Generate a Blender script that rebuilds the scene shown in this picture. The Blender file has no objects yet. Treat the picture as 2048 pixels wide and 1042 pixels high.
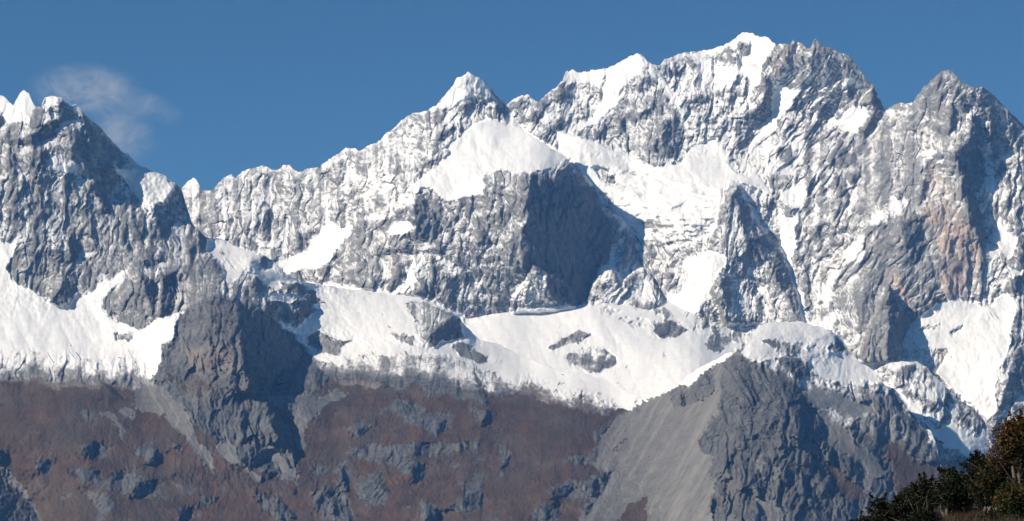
import bpy, math, random
import numpy as np

# ------------------------------------------------------------------ camera, sky, sun, exposure
scene = bpy.context.scene
COL = scene.collection
FPX = 5300.0                      # focal length in photo pixels (photo is 2048 x 1042)
PITCH = math.radians(9.0)
CU, CV = 1024.0, 521.0
cam_d = bpy.data.cameras.new('camera')
cam_d.sensor_width = 36.0
cam_d.lens = 36.0 * FPX / 2048.0
cam_d.clip_start = 0.5
cam_d.clip_end = 120000.0
cam = bpy.data.objects.new('camera', cam_d)
cam.rotation_euler = (math.radians(90) + PITCH, 0, 0)
COL.objects.link(cam)
scene.camera = cam

LDIR = np.array([-0.75, -0.33, 0.55]); LDIR /= np.linalg.norm(LDIR)     # towards the sun
SUN_EL = math.asin(LDIR[2])
SUN_AZ = math.atan2(LDIR[0], LDIR[1])                                  # clockwise from +Y
world = bpy.data.worlds.new('World')
scene.world = world
world.use_nodes = True
wt = world.node_tree
bg = wt.nodes['Background']
sky = wt.nodes.new('ShaderNodeTexSky')
sky.sky_type = 'NISHITA'
sky.sun_disc = False
sky.sun_elevation = SUN_EL
sky.sun_rotation = SUN_AZ
sky.altitude = 4200
sky.air_density = 1.0
sky.dust_density = 0.0
sky.ozone_density = 2.2
tint = wt.nodes.new('ShaderNodeMix'); tint.data_type = 'RGBA'; tint.blend_type = 'MULTIPLY'; tint.inputs[0].default_value = 1.0
tint.inputs[7].default_value = (0.44, 0.78, 0.97, 1)      # thin dry air of the high plateau: a deeper blue
wt.links.new(sky.outputs[0], tint.inputs[6]); wt.links.new(tint.outputs[2], bg.inputs[0])
bg.inputs[1].default_value = 0.075
sun_d = bpy.data.lights.new('sun', 'SUN')
sun_d.energy = 5.0
sun_d.angle = math.radians(0.5)
sun_d.color = (1.0, 0.94, 0.86)
sun = bpy.data.objects.new('sun', sun_d)
sun.rotation_euler = (math.pi / 2 - SUN_EL, 0, math.atan2(LDIR[0], -LDIR[1]) )
COL.objects.link(sun)
from mathutils import Vector
sun.rotation_euler = Vector(LDIR).to_track_quat('Z', 'Y').to_euler()
scene.view_settings.view_transform = 'Standard'
scene.view_settings.look = 'None'
scene.view_settings.exposure = 0.13
scene.view_settings.gamma = 1.0
scene.view_settings.use_curve_mapping = False
scene.cycles.volume_bounces = 1
scene.cycles.max_bounces = 6

# ------------------------------------------------------------------ numpy helpers
rng = np.random.RandomState(7)
PERM = rng.permutation(256).astype(np.int32); PERM = np.concatenate([PERM, PERM])
ANG = rng.rand(256).astype(np.float32) * 2 * np.pi
GX = np.cos(ANG).astype(np.float32); GY = np.sin(ANG).astype(np.float32)

def perlin(x, y, seed=0):
    x = x.astype(np.float32) + 37.7 * seed + 5000; y = y.astype(np.float32) + 91.3 * seed + 5000
    xi = np.floor(x).astype(np.int32); yi = np.floor(y).astype(np.int32)
    xf = x - xi; yf = y - yi
    xi &= 255; yi &= 255
    u = xf * xf * xf * (xf * (xf * 6 - 15) + 10); v = yf * yf * yf * (yf * (yf * 6 - 15) + 10)
    def g(ix, iy, dx, dy):
        h = PERM[PERM[ix & 255] + (iy & 255)]
        return GX[h] * dx + GY[h] * dy
    a = g(xi, yi, xf, yf); b = g(xi + 1, yi, xf - 1, yf)
    c = g(xi, yi + 1, xf, yf - 1); d = g(xi + 1, yi + 1, xf - 1, yf - 1)
    ab = a + u * (b - a); cd = c + u * (d - c)
    return (ab + v * (cd - ab)) * 1.5            # about -1..1

def fbm(x, y, octaves, seed=0, gain=0.5):
    s = 0; a = 1.0; t = 0
    for k in range(octaves):
        s = s + a * perlin(x * 2 ** k, y * 2 ** k, seed + k * 3)
        t += a; a *= gain
    return s / t

def ridged(x, y, seed=0):
    return 1.0 - 2.0 * np.abs(perlin(x, y, seed))        # sharp crests at 1

def facets(x, y, seed=0):
    """broken rock: each cell of a jittered lattice is a small plane with its own lean"""
    xi = np.floor(x).astype(np.int32); yi = np.floor(y).astype(np.int32)
    best = np.full(x.shape, 1e9, np.float32); out = np.zeros(x.shape, np.float32)
    for di in (-1, 0, 1):
        for dj in (-1, 0, 1):
            h = PERM[PERM[(xi + di + seed) & 255] + ((yi + dj + 3 * seed) & 255)]
            dx = x - (xi + di + 0.5 + 0.42 * GX[h]); dy = y - (yi + dj + 0.5 + 0.42 * GY[h])
            d = dx * dx + dy * dy
            h2 = PERM[h + 17]; h3 = PERM[h + 101]
            val = GX[h2] * 1.3 * dx + GY[h3] * .8 * dy + 0.22 * GX[h3]
            m = d < best
            best[m] = d[m]; out[m] = val[m]
    return out

def smooth(e0, e1, x):
    t = np.clip((x - e0) / (e1 - e0), 0, 1)
    return t * t * (3 - 2 * t)

# crops of the photograph used while tracing: origin and zoom, so that traced points become photo pixels
CROP = {'z1': (0, 120, 2.606), 'z2': (500, 120, 2.606), 'z3': (1000, 50, 2.606), 'z4': (1500, 50, 2.606),
        'z5': (0, 450, 2.606), 'z6': (500, 450, 2.606), 'z7': (1000, 430, 2.606), 'z8': (1500, 430, 2.606),
        'z9': (0, 700, 3.047), 'z10': (500, 700, 3.047), 'z11': (1000, 700, 3.047), 'z12': (1500, 700, 3.047),
        'px': (0, 0, 1.0)}
def P(crop, s):
    n = [float(t) for t in s.replace(',', ' ').split()]
    a = np.array(n).reshape(-1, 2)
    ox, oy, k = CROP[crop]
    return a / k + np.array([ox, oy])

# survey rasters: one cell is 2 photo pixels
R0U, R0V, RS = -160.0, 0.0, 2.0
RW, RH = 1200, 640
def raster(): return np.zeros((RH, RW), np.float32)
def poly_sdf(poly, grow):
    """signed distance (inside positive) of a closed outline over its own bounding window"""
    lo = poly.min(0) - grow; hi = poly.max(0) + grow
    i0 = max(0, int((lo[0] - R0U) / RS)); i1 = min(RW, int((hi[0] - R0U) / RS) + 2)
    j0 = max(0, int((lo[1] - R0V) / RS)); j1 = min(RH, int((hi[1] - R0V) / RS) + 2)
    if i1 <= i0 or j1 <= j0: return None
    U, V = np.meshgrid(R0U + RS * np.arange(i0, i1), R0V + RS * np.arange(j0, j1))
    U = U.astype(np.float32); V = V.astype(np.float32)
    d2 = np.full(U.shape, 1e12, np.float32); inside = np.zeros(U.shape, bool)
    n = len(poly)
    for k in range(n):
        ax, ay = poly[k]; bx, by = poly[(k + 1) % n]
        ex, ey = bx - ax, by - ay
        t = np.clip(((U - ax) * ex + (V - ay) * ey) / (ex * ex + ey * ey + 1e-9), 0, 1)
        d2 = np.minimum(d2, (U - ax - t * ex) ** 2 + (V - ay - t * ey) ** 2)
        c = (ay > V) != (by > V)
        if ay != by:
            inside ^= c & (U < ex * (V - ay) / (by - ay) + ax)
    d = np.sqrt(d2)
    return (slice(j0, j1), slice(i0, i1)), np.where(inside, d, -d)
def paint(R, poly, val, soft=3.0):
    r = poly_sdf(poly, soft)
    if r is None: return
    sl, d = r
    w = smooth(-soft, soft, d)
    R[sl] = R[sl] * (1 - w) + val * w
def sample(R, u, v):
    x = np.clip((u - R0U) / RS, 0, RW - 1.001); y = np.clip((v - R0V) / RS, 0, RH - 1.001)
    xi = x.astype(np.int32); yi = y.astype(np.int32); fx = x - xi; fy = y - yi
    a = R[yi, xi]; b = R[yi, xi + 1]; c = R[yi + 1, xi]; d = R[yi + 1, xi + 1]
    return (a * (1 - fx) + b * fx) * (1 - fy) + (c * (1 - fx) + d * fx) * fy
SNOWLEAN = 0.28
def integrate_faces(faces, lam=0.10, cut=260.0):
    """turn traced dark patches, shaded faces and cast shadows alike, into relief: their side-slope is laid down
    and integrated into a depth field (least squares, by FFT)"""
    g = raster()
    for crop, st, s in faces:
        r = poly_sdf(P(crop, s), 3.0)
        if r is None: continue
        sl, d = r
        c = P(crop, s).mean(0)
        if c[1] > 790 and c[0] < 1260: st = st * 1.05
        if c[1] > 680 and c[0] > 1480: st = st * .6
        w = smooth(-2.0, 3.5, d)
        g[sl] = np.maximum(g[sl], st * w) if st > 0 else np.minimum(g[sl], st * w)
    g = np.where(np.abs(g) > 0.3, g, g - SNOWLEAN * smooth(0.9, 1.3, S))
    pad = 128
    gp = np.pad(g, pad, mode='edge')
    ky = np.fft.fftfreq(gp.shape[0])[:, None] * 2 * np.pi; kx = np.fft.rfftfreq(gp.shape[1])[None, :] * 2 * np.pi
    k0 = 2 * np.pi / (cut / RS)
    G = np.fft.rfft2(gp)
    D = (1j * kx * G) / (-(kx ** 2 + lam * ky ** 2) - 0.12 * k0 ** 2)
    d = np.fft.irfft2(D, s=gp.shape)[pad:-pad, pad:-pad] * RS       # in photo pixels
    return d.astype(np.float32), g
def tps(points):
    """smooth surface of distance through surveyed points (u, v, metres)"""
    p = np.array(points, float); X = p[:, :2] / 1000.0; n = len(p)
    def k(r2): return 0.5 * r2 * np.log(r2 + 1e-12)
    K = k(((X[:, None] - X[None]) ** 2).sum(-1)) + np.eye(n) * 2e-4
    A = np.zeros((n + 3, n + 3)); A[:n, :n] = K; A[:n, n] = 1; A[:n, n + 1:] = X; A[n, :n] = 1; A[n + 1:, :n] = X.T
    w = np.linalg.solve(A, np.concatenate([p[:, 2], np.zeros(3)]))
    gu = np.arange(-1000, 3001, 20.0); gv = np.arange(0, 1601, 20.0)
    U, V = np.meshgrid(gu / 1000, gv / 1000)
    Z = w[n] + w[n + 1] * U + w[n + 2] * V
    for i in range(n):
        Z = Z + w[i] * k((U - X[i, 0]) ** 2 + (V - X[i, 1]) ** 2)
    def f(u, v):
        x = np.clip((u + 1000) / 20, 0, len(gu) - 1.001); y = np.clip(v / 20, 0, len(gv) - 1.001)
        xi = x.astype(int); yi = y.astype(int); fx = x - xi; fy = y - yi
        return ((Z[yi, xi] * (1 - fx) + Z[yi, xi + 1] * fx) * (1 - fy) + (Z[yi + 1, xi] * (1 - fx) + Z[yi + 1, xi + 1] * fx) * fy).astype(np.float32)
    return f
CP, SP = math.cos(PITCH), math.sin(PITCH)
def to_world(u, v, D):
    """the place seen at photo pixel (u, v) that lies D metres north of the camera"""
    a = (u - CU) / FPX; b = (CV - v) / FPX
    dy = CP - b * SP; dz = SP + b * CP
    return a / dy * D, D + 0 * u, dz / dy * D

def grid_mesh(name, X, Y, Z, cover, mat, extra=None, kind='structure'):
    h, w = X.shape
    me = bpy.data.meshes.new(name)
    nv = h * w; nf = (h - 1) * (w - 1)
    me.vertices.add(nv); me.loops.add(nf * 4); me.polygons.add(nf)
    me.vertices.foreach_set('co', np.stack([X, Y, Z], -1).astype(np.float32).ravel())
    idx = np.arange(nv, dtype=np.int32).reshape(h, w)
    q = np.stack([idx[:-1, :-1], idx[1:, :-1], idx[1:, 1:], idx[:-1, 1:]], -1).reshape(-1)
    me.loops.foreach_set('vertex_index', q)
    me.polygons.foreach_set('loop_start', np.arange(0, nf * 4, 4, dtype=np.int32))
    me.polygons.foreach_set('use_smooth', np.ones(nf, bool))
    me.update(calc_edges=True)
    at = me.attributes.new('cover', 'FLOAT_COLOR', 'POINT')
    at.data.foreach_set('color', cover.astype(np.float32).reshape(-1))
    if extra is not None:
        ae = me.attributes.new('stain', 'FLOAT', 'POINT')
        ae.data.foreach_set('value', extra.astype(np.float32).reshape(-1))
    me.materials.append(mat)
    o = bpy.data.objects.new(name, me)
    COL.objects.link(o)
    o['kind'] = kind
    return o

# ------------------------------------------------------------------ node helpers and materials
class NT:
    def __init__(s, name):
        s.m = bpy.data.materials.new(name); s.m.use_nodes = True
        s.t = s.m.node_tree; s.b = s.t.nodes['Principled BSDF']
        s.out = s.t.nodes['Material Output']
    def n(s, typ, **kw):
        x = s.t.nodes.new(typ)
        for k, v in kw.items(): setattr(x, k, v)
        return x
    def l(s, a, b): s.t.links.new(a, b)
    def noise(s, vec, scale, detail=4, rough=0.55, dist=0.0):
        x = s.n('ShaderNodeTexNoise'); s.l(vec, x.inputs['Vector'])
        x.inputs['Scale'].default_value = scale; x.inputs['Detail'].default_value = detail
        x.inputs['Roughness'].default_value = rough; x.inputs['Distortion'].default_value = dist
        return x.outputs['Fac']
    def math(s, op, a, b=None, clamp=False):
        x = s.n('ShaderNodeMath', operation=op, use_clamp=clamp)
        for i, q in enumerate((a, b)):
            if q is None: continue
            if isinstance(q, (int, float)): x.inputs[i].default_value = q
            else: s.l(q, x.inputs[i])
        return x.outputs[0]
    def range(s, v, a, b, c=0.0, d=1.0, smooth=True):
        x = s.n('ShaderNodeMapRange'); x.interpolation_type = 'SMOOTHSTEP' if smooth else 'LINEAR'
        s.l(v, x.inputs[0])
        for i, q in enumerate((a, b, c, d)): x.inputs[i + 1].default_value = q
        return x.outputs[0]
    def mix(s, f, a, b):
        x = s.n('ShaderNodeMix', data_type='RGBA')
        if isinstance(f, (int, float)): x.inputs[0].default_value = f
        else: s.l(f, x.inputs[0])
        for i, q in ((6, a), (7, b)):
            if isinstance(q, tuple): x.inputs[i].default_value = (*q, 1)
            else: s.l(q, x.inputs[i])
        return x.outputs[2]

def mountain_material():
    N = NT('mountain_rock_snow_grass')
    geo = N.n('ShaderNodeNewGeometry'); pos = geo.outputs['Position']
    at = N.n('ShaderNodeAttribute', attribute_name='cover')
    sp = N.n('ShaderNodeSeparateColor'); N.l(at.outputs['Color'], sp.inputs[0])
    st = N.n('ShaderNodeAttribute', attribute_name='stain')
    mp = N.n('ShaderNodeMapping'); N.l(pos, mp.inputs[0]); mp.inputs['Scale'].default_value = (1, 1, 0.35)
    big = N.noise(pos, 0.006, 5, 0.6)
    mid = N.noise(mp.outputs[0], 0.045, 6, 0.65)
    fine = N.noise(pos, 0.22, 5, 0.7)
    streak = N.noise(mp.outputs[0], 0.16, 4, 0.7)
    rock = N.mix(N.range(mid, 0.3, 0.7), (0.060, 0.064, 0.070), (0.165, 0.168, 0.171))
    rock = N.mix(N.range(streak, 0.52, 0.75, 0, 0.6), rock, (0.29, 0.285, 0.28))
    rock = N.mix(N.range(big, 0.45, 0.7, 0, 0.35), rock, (0.215, 0.19, 0.17))
    sz = N.n('ShaderNodeSeparateXYZ'); N.l(pos, sz.inputs[0])       # lichen-dark rock below the snow line
    low = N.range(N.math('ADD', sz.outputs['Z'], N.math('MULTIPLY', big, 300.0)), 760.0, 1080.0)
    rock = N.mix(low, N.mix(0.30, rock, (0.050, 0.054, 0.058)), rock)
    rock = N.mix(st.outputs['Fac'], rock, N.mix(N.range(streak, 0.35, 0.6), (0.44, 0.25, 0.17), (0.36, 0.31, 0.27)))
    scree = N.mix(N.range(mid, 0.3, 0.7), (0.11, 0.109, 0.107), (0.18, 0.177, 0.172))
    scree = N.mix(N.range(fine, 0.35, 0.75, 0, 0.4), scree, (0.25, 0.245, 0.235))
    scree = N.mix(N.range(at.outputs['Alpha'], 0.40, 0.85), N.mix(0.12, scree, (0.10, 0.10, 0.10)), N.mix(0.45, scree, (0.27, 0.26, 0.245)))
    grain = N.noise(pos, 0.5, 3, 0.8)
    scree = N.mix(N.range(grain, 0.55, 0.75, 0, 0.6), scree, (0.07, 0.07, 0.075))
    mg = N.n('ShaderNodeMapping'); N.l(pos, mg.inputs[0]); mg.inputs['Scale'].default_value = (1, 0.42, 0.8); gp = mg.outputs[0]
    iso2 = N.noise(gp, 0.035, 8, 0.74)
    grass = N.mix(N.range(iso2, 0.34, 0.68), (0.060, 0.038, 0.027), (0.108, 0.065, 0.042))
    grass = N.mix(N.range(big, 0.42, 0.62, 0, 0.6), grass, (0.085, 0.070, 0.052))
    blot = N.noise(gp, 0.018, 5, 0.6)
    dots = N.noise(gp, 0.085, 2, 0.5)
    grass = N.mix(N.range(dots, 0.64, 0.70, 0, 0.85), grass, (0.022, 0.026, 0.024))
    grass = N.mix(N.range(blot, 0.50, 0.68, 0, 0.40), grass, (0.036, 0.036, 0.032))
    grass = N.mix(N.range(blot, 0.46, 0.34, 0, 0.5), grass, (0.125, 0.098, 0.080))
    grass = N.mix(N.range(fine, 0.56, 0.68, 0, 0.7), grass, (0.030, 0.030, 0.024))
    grass = N.mix(N.range(fine, 0.40, 0.30, 0, 0.5), grass, (0.20, 0.17, 0.15))
    mi = N.n('ShaderNodeMapping'); N.l(pos, mi.inputs[0]); mi.inputs['Scale'].default_value = (1, 0.5, 0.8)
    iso = N.noise(mi.outputs[0], 0.045, 7, 0.70)
    edge = N.math('MULTIPLY', N.math('SUBTRACT', iso, 0.5), 1.2)
    edge2 = N.math('MULTIPLY', N.math('SUBTRACT', fine, 0.5), 0.5)
    ed = N.math('ADD', edge, edge2)
    c = N.mix(N.range(N.math('ADD', sp.outputs['Blue'], ed), 0.35, 0.65), rock, scree)
    c = N.mix(N.range(N.math('ADD', sp.outputs['Green'], ed), 0.38, 0.62), c, grass)
    sn = N.math('ADD', sp.outputs['Red'], N.math('MULTIPLY', ed, 0.65))
    snf = N.range(sn, 0.24, 0.78)
    snowc = N.mix(N.range(mid, 0.3, 0.7), (0.76, 0.77, 0.79), (0.84, 0.84, 0.85))
    c = N.mix(N.range(sn, -0.25, 0.75, 0, 0.34, False), c, snowc)      # fine dusting
    c = N.mix(snf, c, snowc)
    N.l(c, N.b.inputs['Base Color'])
    N.l(N.range(snf, 0, 1, 0.92, 0.62, False), N.b.inputs['Roughness'])
    N.b.inputs['Specular IOR Level'].default_value = 0.15
    h = N.math('ADD', N.math('MULTIPLY', fine, 0.6), N.math('MULTIPLY', streak, 0.7))
    rough = N.math('ADD', N.math('MULTIPLY', N.math('SUBTRACT', 1.0, snf), 0.9), 0.12)
    b = N.n('ShaderNodeBump'); b.inputs['Distance'].default_value = 5.0; b.inputs['Strength'].default_value = 0.8
    N.l(N.math('MULTIPLY', h, rough), b.inputs['Height'])
    N.l(b.outputs[0], N.b.inputs['Normal'])
    return N.m
MM = mountain_material()

# ------------------------------------------------------------------ survey: what covers the ground
SNOW = [  # crop, snow value, edge softness, outline
 ('z1',.95,4,'260,490 330,490 400,530 450,580 420,610 330,590 270,570'),
 ('z1',1.15,4,'590,545 640,560 700,555 800,590 870,610 930,660 900,700 860,750 810,760 790,810 740,760 700,690 660,640 610,590'),
 ('z1',1.1,5,'-100,150 0,180 50,215 90,190 125,150 165,190 180,250 140,320 60,330 30,320 0,280 -100,260'),
 ('z1',1.2,3,'215,240 240,185 300,180 290,240 240,250'),
 ('z5',1.6,4,'-300,40 0,70 15,100 95,70 60,170 35,230 80,300 180,350 310,420 330,430 420,360 470,345 520,300 560,305 650,230 660,245 640,290 580,330 530,380 530,430 570,490 620,515 720,540 750,540 830,490 880,480 960,450 915,530 910,590 850,620 840,690 820,760 790,800 700,790 600,780 480,790 430,815 300,820 150,790 0,770 -300,770'),
 ('z5',.60,22,'-300,735 0,735 150,755 300,780 430,790 480,760 600,750 700,770 780,790 700,830 480,830 430,835 300,840 150,815 0,790 -300,790'),
 ('z5',.38,5,'600,560 700,560 690,640 740,700 720,780 620,760 610,650'),
 ('z5',1.2,3,'1060,140 1085,60 1110,70 1170,40 1180,100 1260,120 1355,150 1355,250 1260,250 1200,300 1170,280 1165,220 1110,165'),
 ('z5',1.1,2,'420,150 520,135 430,175'),
 ('z5',1.1,2,'800,270 840,200 830,260'),
 ('z5',1.1,2,'250,95 285,110 260,120'),
 ('z5',.45,10,'1150,290 1300,280 1355,330 1200,380'),
 ('z6',1.45,4,'20,235 100,240 230,280 320,300 430,310 600,330 700,345 800,360 900,375 1050,440 1110,470 1120,510 1210,590 1300,610 1355,640 1355,780 1250,760 1230,710 1120,700 1040,690 940,660 860,680 700,680 560,680 500,740 440,720 360,700 270,620 220,570 160,530 130,490 180,500 240,540 310,480 350,440 320,410 380,400 340,340 280,300 200,300 150,330 70,300'),
 ('z6',.30,4,'290,580 350,550 460,590 540,600 480,640 460,690 380,670 300,630'),
 ('z6',.42,4,'800,400 900,390 1050,450 1100,500 1110,590 1000,600 940,640 880,580 870,520 820,450'),
 ('z6',.15,4,'930,540 1010,500 1100,500 1110,590 1000,600 940,640'),
 ('z6',.40,5,'720,570 860,570 840,630 760,600'),
 ('z6',.30,4,'1045,630 1080,600 1180,640 1240,700 1200,720 1100,690'),
 ('z6',.25,4,'100,380 310,370 320,440 350,440 290,480 180,520 90,470'),
 ('z6',.30,3,'150,300 240,295 300,330 290,370 200,350'),
 ('z6',.2,3,'290,325 340,350 380,400 310,412'),
 ('z6',1.1,4,'80,370 140,340 260,370 300,390 200,400 100,390'),
 ('z6',.50,8,'480,680 900,680 1150,715 1220,790 1250,860 1000,770 700,750 500,750'),
 ('z7',1.35,4,'0,680 100,725 330,810 450,825 560,865 750,960 770,980 660,1000 560,1025 400,1000 300,950 150,930 130,870 110,820 30,810 0,830'),
 ('z7',.70,8,'560,1035 400,1010 300,965 150,945 100,930 150,915 300,935 400,985 560,1010'),
 ('z8',1.2,4,'0,610 50,560 200,545 370,570 430,600 450,650 400,690 280,660 150,650 60,640 10,660'),
 ('z8',1.2,4,'0,720 20,680 60,650 150,720 230,730 280,690 400,700 530,740 580,760 650,790 660,870 600,860 500,890 420,880 330,830 290,760 200,740 100,740 60,760 0,750'),
 ('z8',.55,8,'330,830 420,880 500,890 640,880 640,960 500,940 400,920 330,880'),
 ('z8',.25,3,'120,735 180,725 240,740 330,830 270,850 200,820 150,780'),
 ('z8',.2,3,'70,650 110,645 160,690 120,685'),
 ('z7',1.15,4,'1255,715 1320,620 1355,640 1355,750 1310,750'),
 # middle ridge on the right
 ('z12',1.2,4,'900,240 960,290 1040,300 1060,370 1050,420 1000,410 940,320'),
 ('z12',1.25,4,'1070,440 1140,480 1240,440 1320,520 1420,520 1480,560 1480,700 1400,640 1320,640 1250,590 1150,540 1100,490'),
 ('z12',1.0,3,'810,100 900,70 1040,60 1060,100 960,90 860,120'),
 # central peak
 ('px',1.8,3,'953,246 985,238 1010,250 1040,255 1065,268 1095,286 1135,312 1120,324 1085,340 1060,345 1030,340 1000,341 970,343 962,360 968,372 965,388 925,393 912,401 893,399 875,385 862,378 845,374 832,385 815,382 830,366 860,345 885,318 902,302 885,298 905,283 925,268'),
 ('z2',1.0,6,'1060,120 1135,50 1180,80 1240,130 1300,220 1280,240 1200,200 1150,190 1080,230 1010,300 990,240'),
 ('px',1.5,3,'651,404 657,442 684,459 703,450 700,473 688,480 669,504 650,527 630,538 611,534 584,542 569,550 558,527 592,508 627,488 642,465 651,446 648,423'),
 ('z2',1.3,3,'720,890 790,835 830,850 870,885 830,905 740,905'),
 ('z2',.74,6,'600,830 700,760 830,690 870,690 850,740 760,800 660,840'),
 ('z2',.95,3,'0,920 60,950 180,940 150,980 60,980'),
 ('z2',.72,6,'540,600 660,560 760,600 740,680 640,720 560,700'),
 ('z6',.95,3,'950,140 1030,180 1090,230 1050,245 990,200'),
 ('z6',.75,6,'800,240 900,90 940,110 930,200 830,360 740,360'),
 ('z7',.70,5,'460,410 520,260 580,270 640,340 680,420 640,460 540,450'),
 ('z7',.75,5,'680,380 740,280 800,330 860,440 800,470 700,450'),
 ('z7',.72,5,'60,430 180,270 240,290 250,400 180,470 80,480'),
 # snow basin
 ('z7',.30,4,'250,690 320,640 400,600 470,620 420,660 340,680 270,715'),
 ('z7',.38,4,'330,740 430,690 530,690 600,730 610,770 510,825 420,810 350,780'),
 ('z7',.40,4,'620,540 760,540 790,580 700,590'),
 ('z7',.10,4,'790,560 860,540 930,570 980,600 920,640 850,645 800,620'),
 ('z7',.3,3,'850,705 872,750 840,735'),
 ('z7',.35,4,'1040,640 1150,610 1200,650 1150,720 1080,700'),
 ('z7',.48,6,'980,600 1050,540 1300,560 1355,640 1200,640 1060,620'),
 ('z7',.45,4,'700,460 760,440 860,480 920,540 860,535 780,500 710,495'),
 ('z7',.5,5,'500,500 560,480 640,500 560,530'),
 # back massif
 ('z3',1.35,4,'285,545 400,580 500,610 600,650 700,690 780,720 860,740 930,720 980,640 1080,600 1130,590 1150,640 1200,690 1180,720 1230,770 1355,800 1355,850 1250,820 1190,820 1150,870 1140,960 1120,1050 1000,1050 640,1050 560,960 500,850 440,790 370,700 310,650'),
 ('z7',.95,5,'640,-10 1130,-10 1110,60 1080,110 1000,160 960,170 900,180 850,160 760,130 700,60'),
 ('z3',.42,4,'480,740 560,750 620,820 590,840 520,800'),
 ('z3',.50,5,'490,860 560,880 620,960 640,1042 560,1000'),
 ('z7',1.35,4,'990,230 1080,180 1190,210 1180,260 1130,310 1090,400 1060,480 1000,560 960,540 900,500 880,420 940,410 980,340 960,250'),
 ('z3',1.3,4,'560,220 640,190 720,140 760,200 740,240 660,290 620,380 560,460 500,520 440,540 400,550 500,470 520,400 550,300'),
 ('z3',1.1,4,'325,290 345,230 400,235 480,230 550,230 520,330 450,300 400,300'),
 ('z3',1.1,3,'790,200 850,270 900,360 950,450 990,570 970,540 920,450 850,340 770,240'),
 ('z3',1.1,4,'850,170 1050,125 1170,100 1110,170 1080,300 1040,340 1040,200 1000,160 900,170'),
 ('z3',1.1,4,'1240,170 1355,150 1355,280 1300,300 1250,230'),
 ('z3',1.05,4,'1150,230 1230,180 1260,240 1150,340 1130,290'),
 ('z3',1.1,3,'1220,65 1270,30 1355,50 1300,80 1240,75'),
 ('z4',1.1,4,'0,35 80,50 135,93 100,140 60,210 50,300 0,330'),
 ('z4',1.2,4,'115,380 160,310 200,340 250,330 220,400 160,480 100,560 50,620 0,680 0,620 60,560 120,470'),
 ('z4',1.1,4,'470,500 530,420 600,430 620,470 560,560 460,550 440,520'),
 ('z4',1.0,4,'470,310 540,250 550,290 500,340'),
 ('z4',1.3,4,'0,750 40,780 100,860 130,900 80,880 0,840'),
 ('z4',1.2,4,'150,860 270,830 300,860 270,960 200,940 160,900'),
 ('z4',1.0,5,'640,1000 740,900 830,910 780,960 700,1042 630,1042'),
 ('z4',.95,3,'900,640 970,660 940,700'),
 ('z4',.78,6,'60,640 200,590 300,600 280,680 230,770 130,790 60,740'),
 ('z4',.30,4,'140,650 200,620 250,650 220,720 160,720'),
 ('z4',1.0,3,'780,405 860,395 845,415 790,418'),
 ('z4',.74,5,'1210,620 1260,620 1270,780 1300,860 1220,960 1230,800'),
 ('z8',1.25,3,'150,0 260,0 230,60 240,170 220,220 235,350 270,480 300,560 275,570 240,400 210,310 170,220 150,120'),
 ('z8',.90,5,'340,480 420,300 480,220 560,130 590,100 590,230 540,240 470,260 440,340 420,440 380,470'),
 ('z8',.95,4,'350,570 440,490 480,500 420,590'),
 ('z8',.2,16,'600,250 720,0 1150,0 1210,200 1130,400 1000,430 840,560 700,760 600,760 560,500'),
 ('z8',1.4,4,'850,560 960,470 1040,450 1170,460 1250,480 1290,430 1340,400 1390,460 1370,560 1350,700 1290,800 1270,950 1290,1010 1240,1060 1120,960 1040,900 970,820 1040,700 940,700 850,680'),
 ('z8',.3,4,'1030,605 1115,580 1100,600 1050,625'),
 ('z8',.3,4,'870,600 1000,560 960,590 900,610'),
 ('z8',.5,5,'860,700 1030,700 980,780 900,760'),
 ('z8',1.25,4,'1250,120 1310,10 1330,80 1390,110 1390,170 1340,230 1300,160 1250,150'),
 ('z8',1.25,3,'1350,280 1420,270 1420,310 1370,330'),
 ('z8',1.1,3,'1290,830 1330,820 1330,860 1300,870'),
]
GRASS = [
 ('px',1,12,'1100,1085 2500,1085 2500,1500 1100,1500'),
 ('px',1,5,'-900,752 0,752 100,762 230,768 300,775 345,800 395,850 470,920 600,970 590,900 570,850 540,800 660,770 660,735 760,725 880,735 950,745 990,780 1000,800 1050,765 1130,800 1210,822 1290,800 1240,830 1190,865 1185,905 1200,930 1220,965 1180,1020 1150,1050 1150,1500 -900,1500'),
 ('z11',1,4,'690,620 760,540 780,560 700,640'),
 ('z11',1,4,'800,920 910,890 880,1060 690,1060'),
 ('z12',1,5,'780,600 950,520 960,640 1120,700 1400,900 1200,1042 900,1042 880,780 860,700'),
 ('z12',1,5,'340,590 440,650 620,800 700,860 680,950 540,880 500,790'),
 ('z12',.55,8,'470,280 560,250 640,330 570,400'),
 ('z9',.5,10,'950,120 1300,120 1500,260 1200,330 1050,250'),
]
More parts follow.
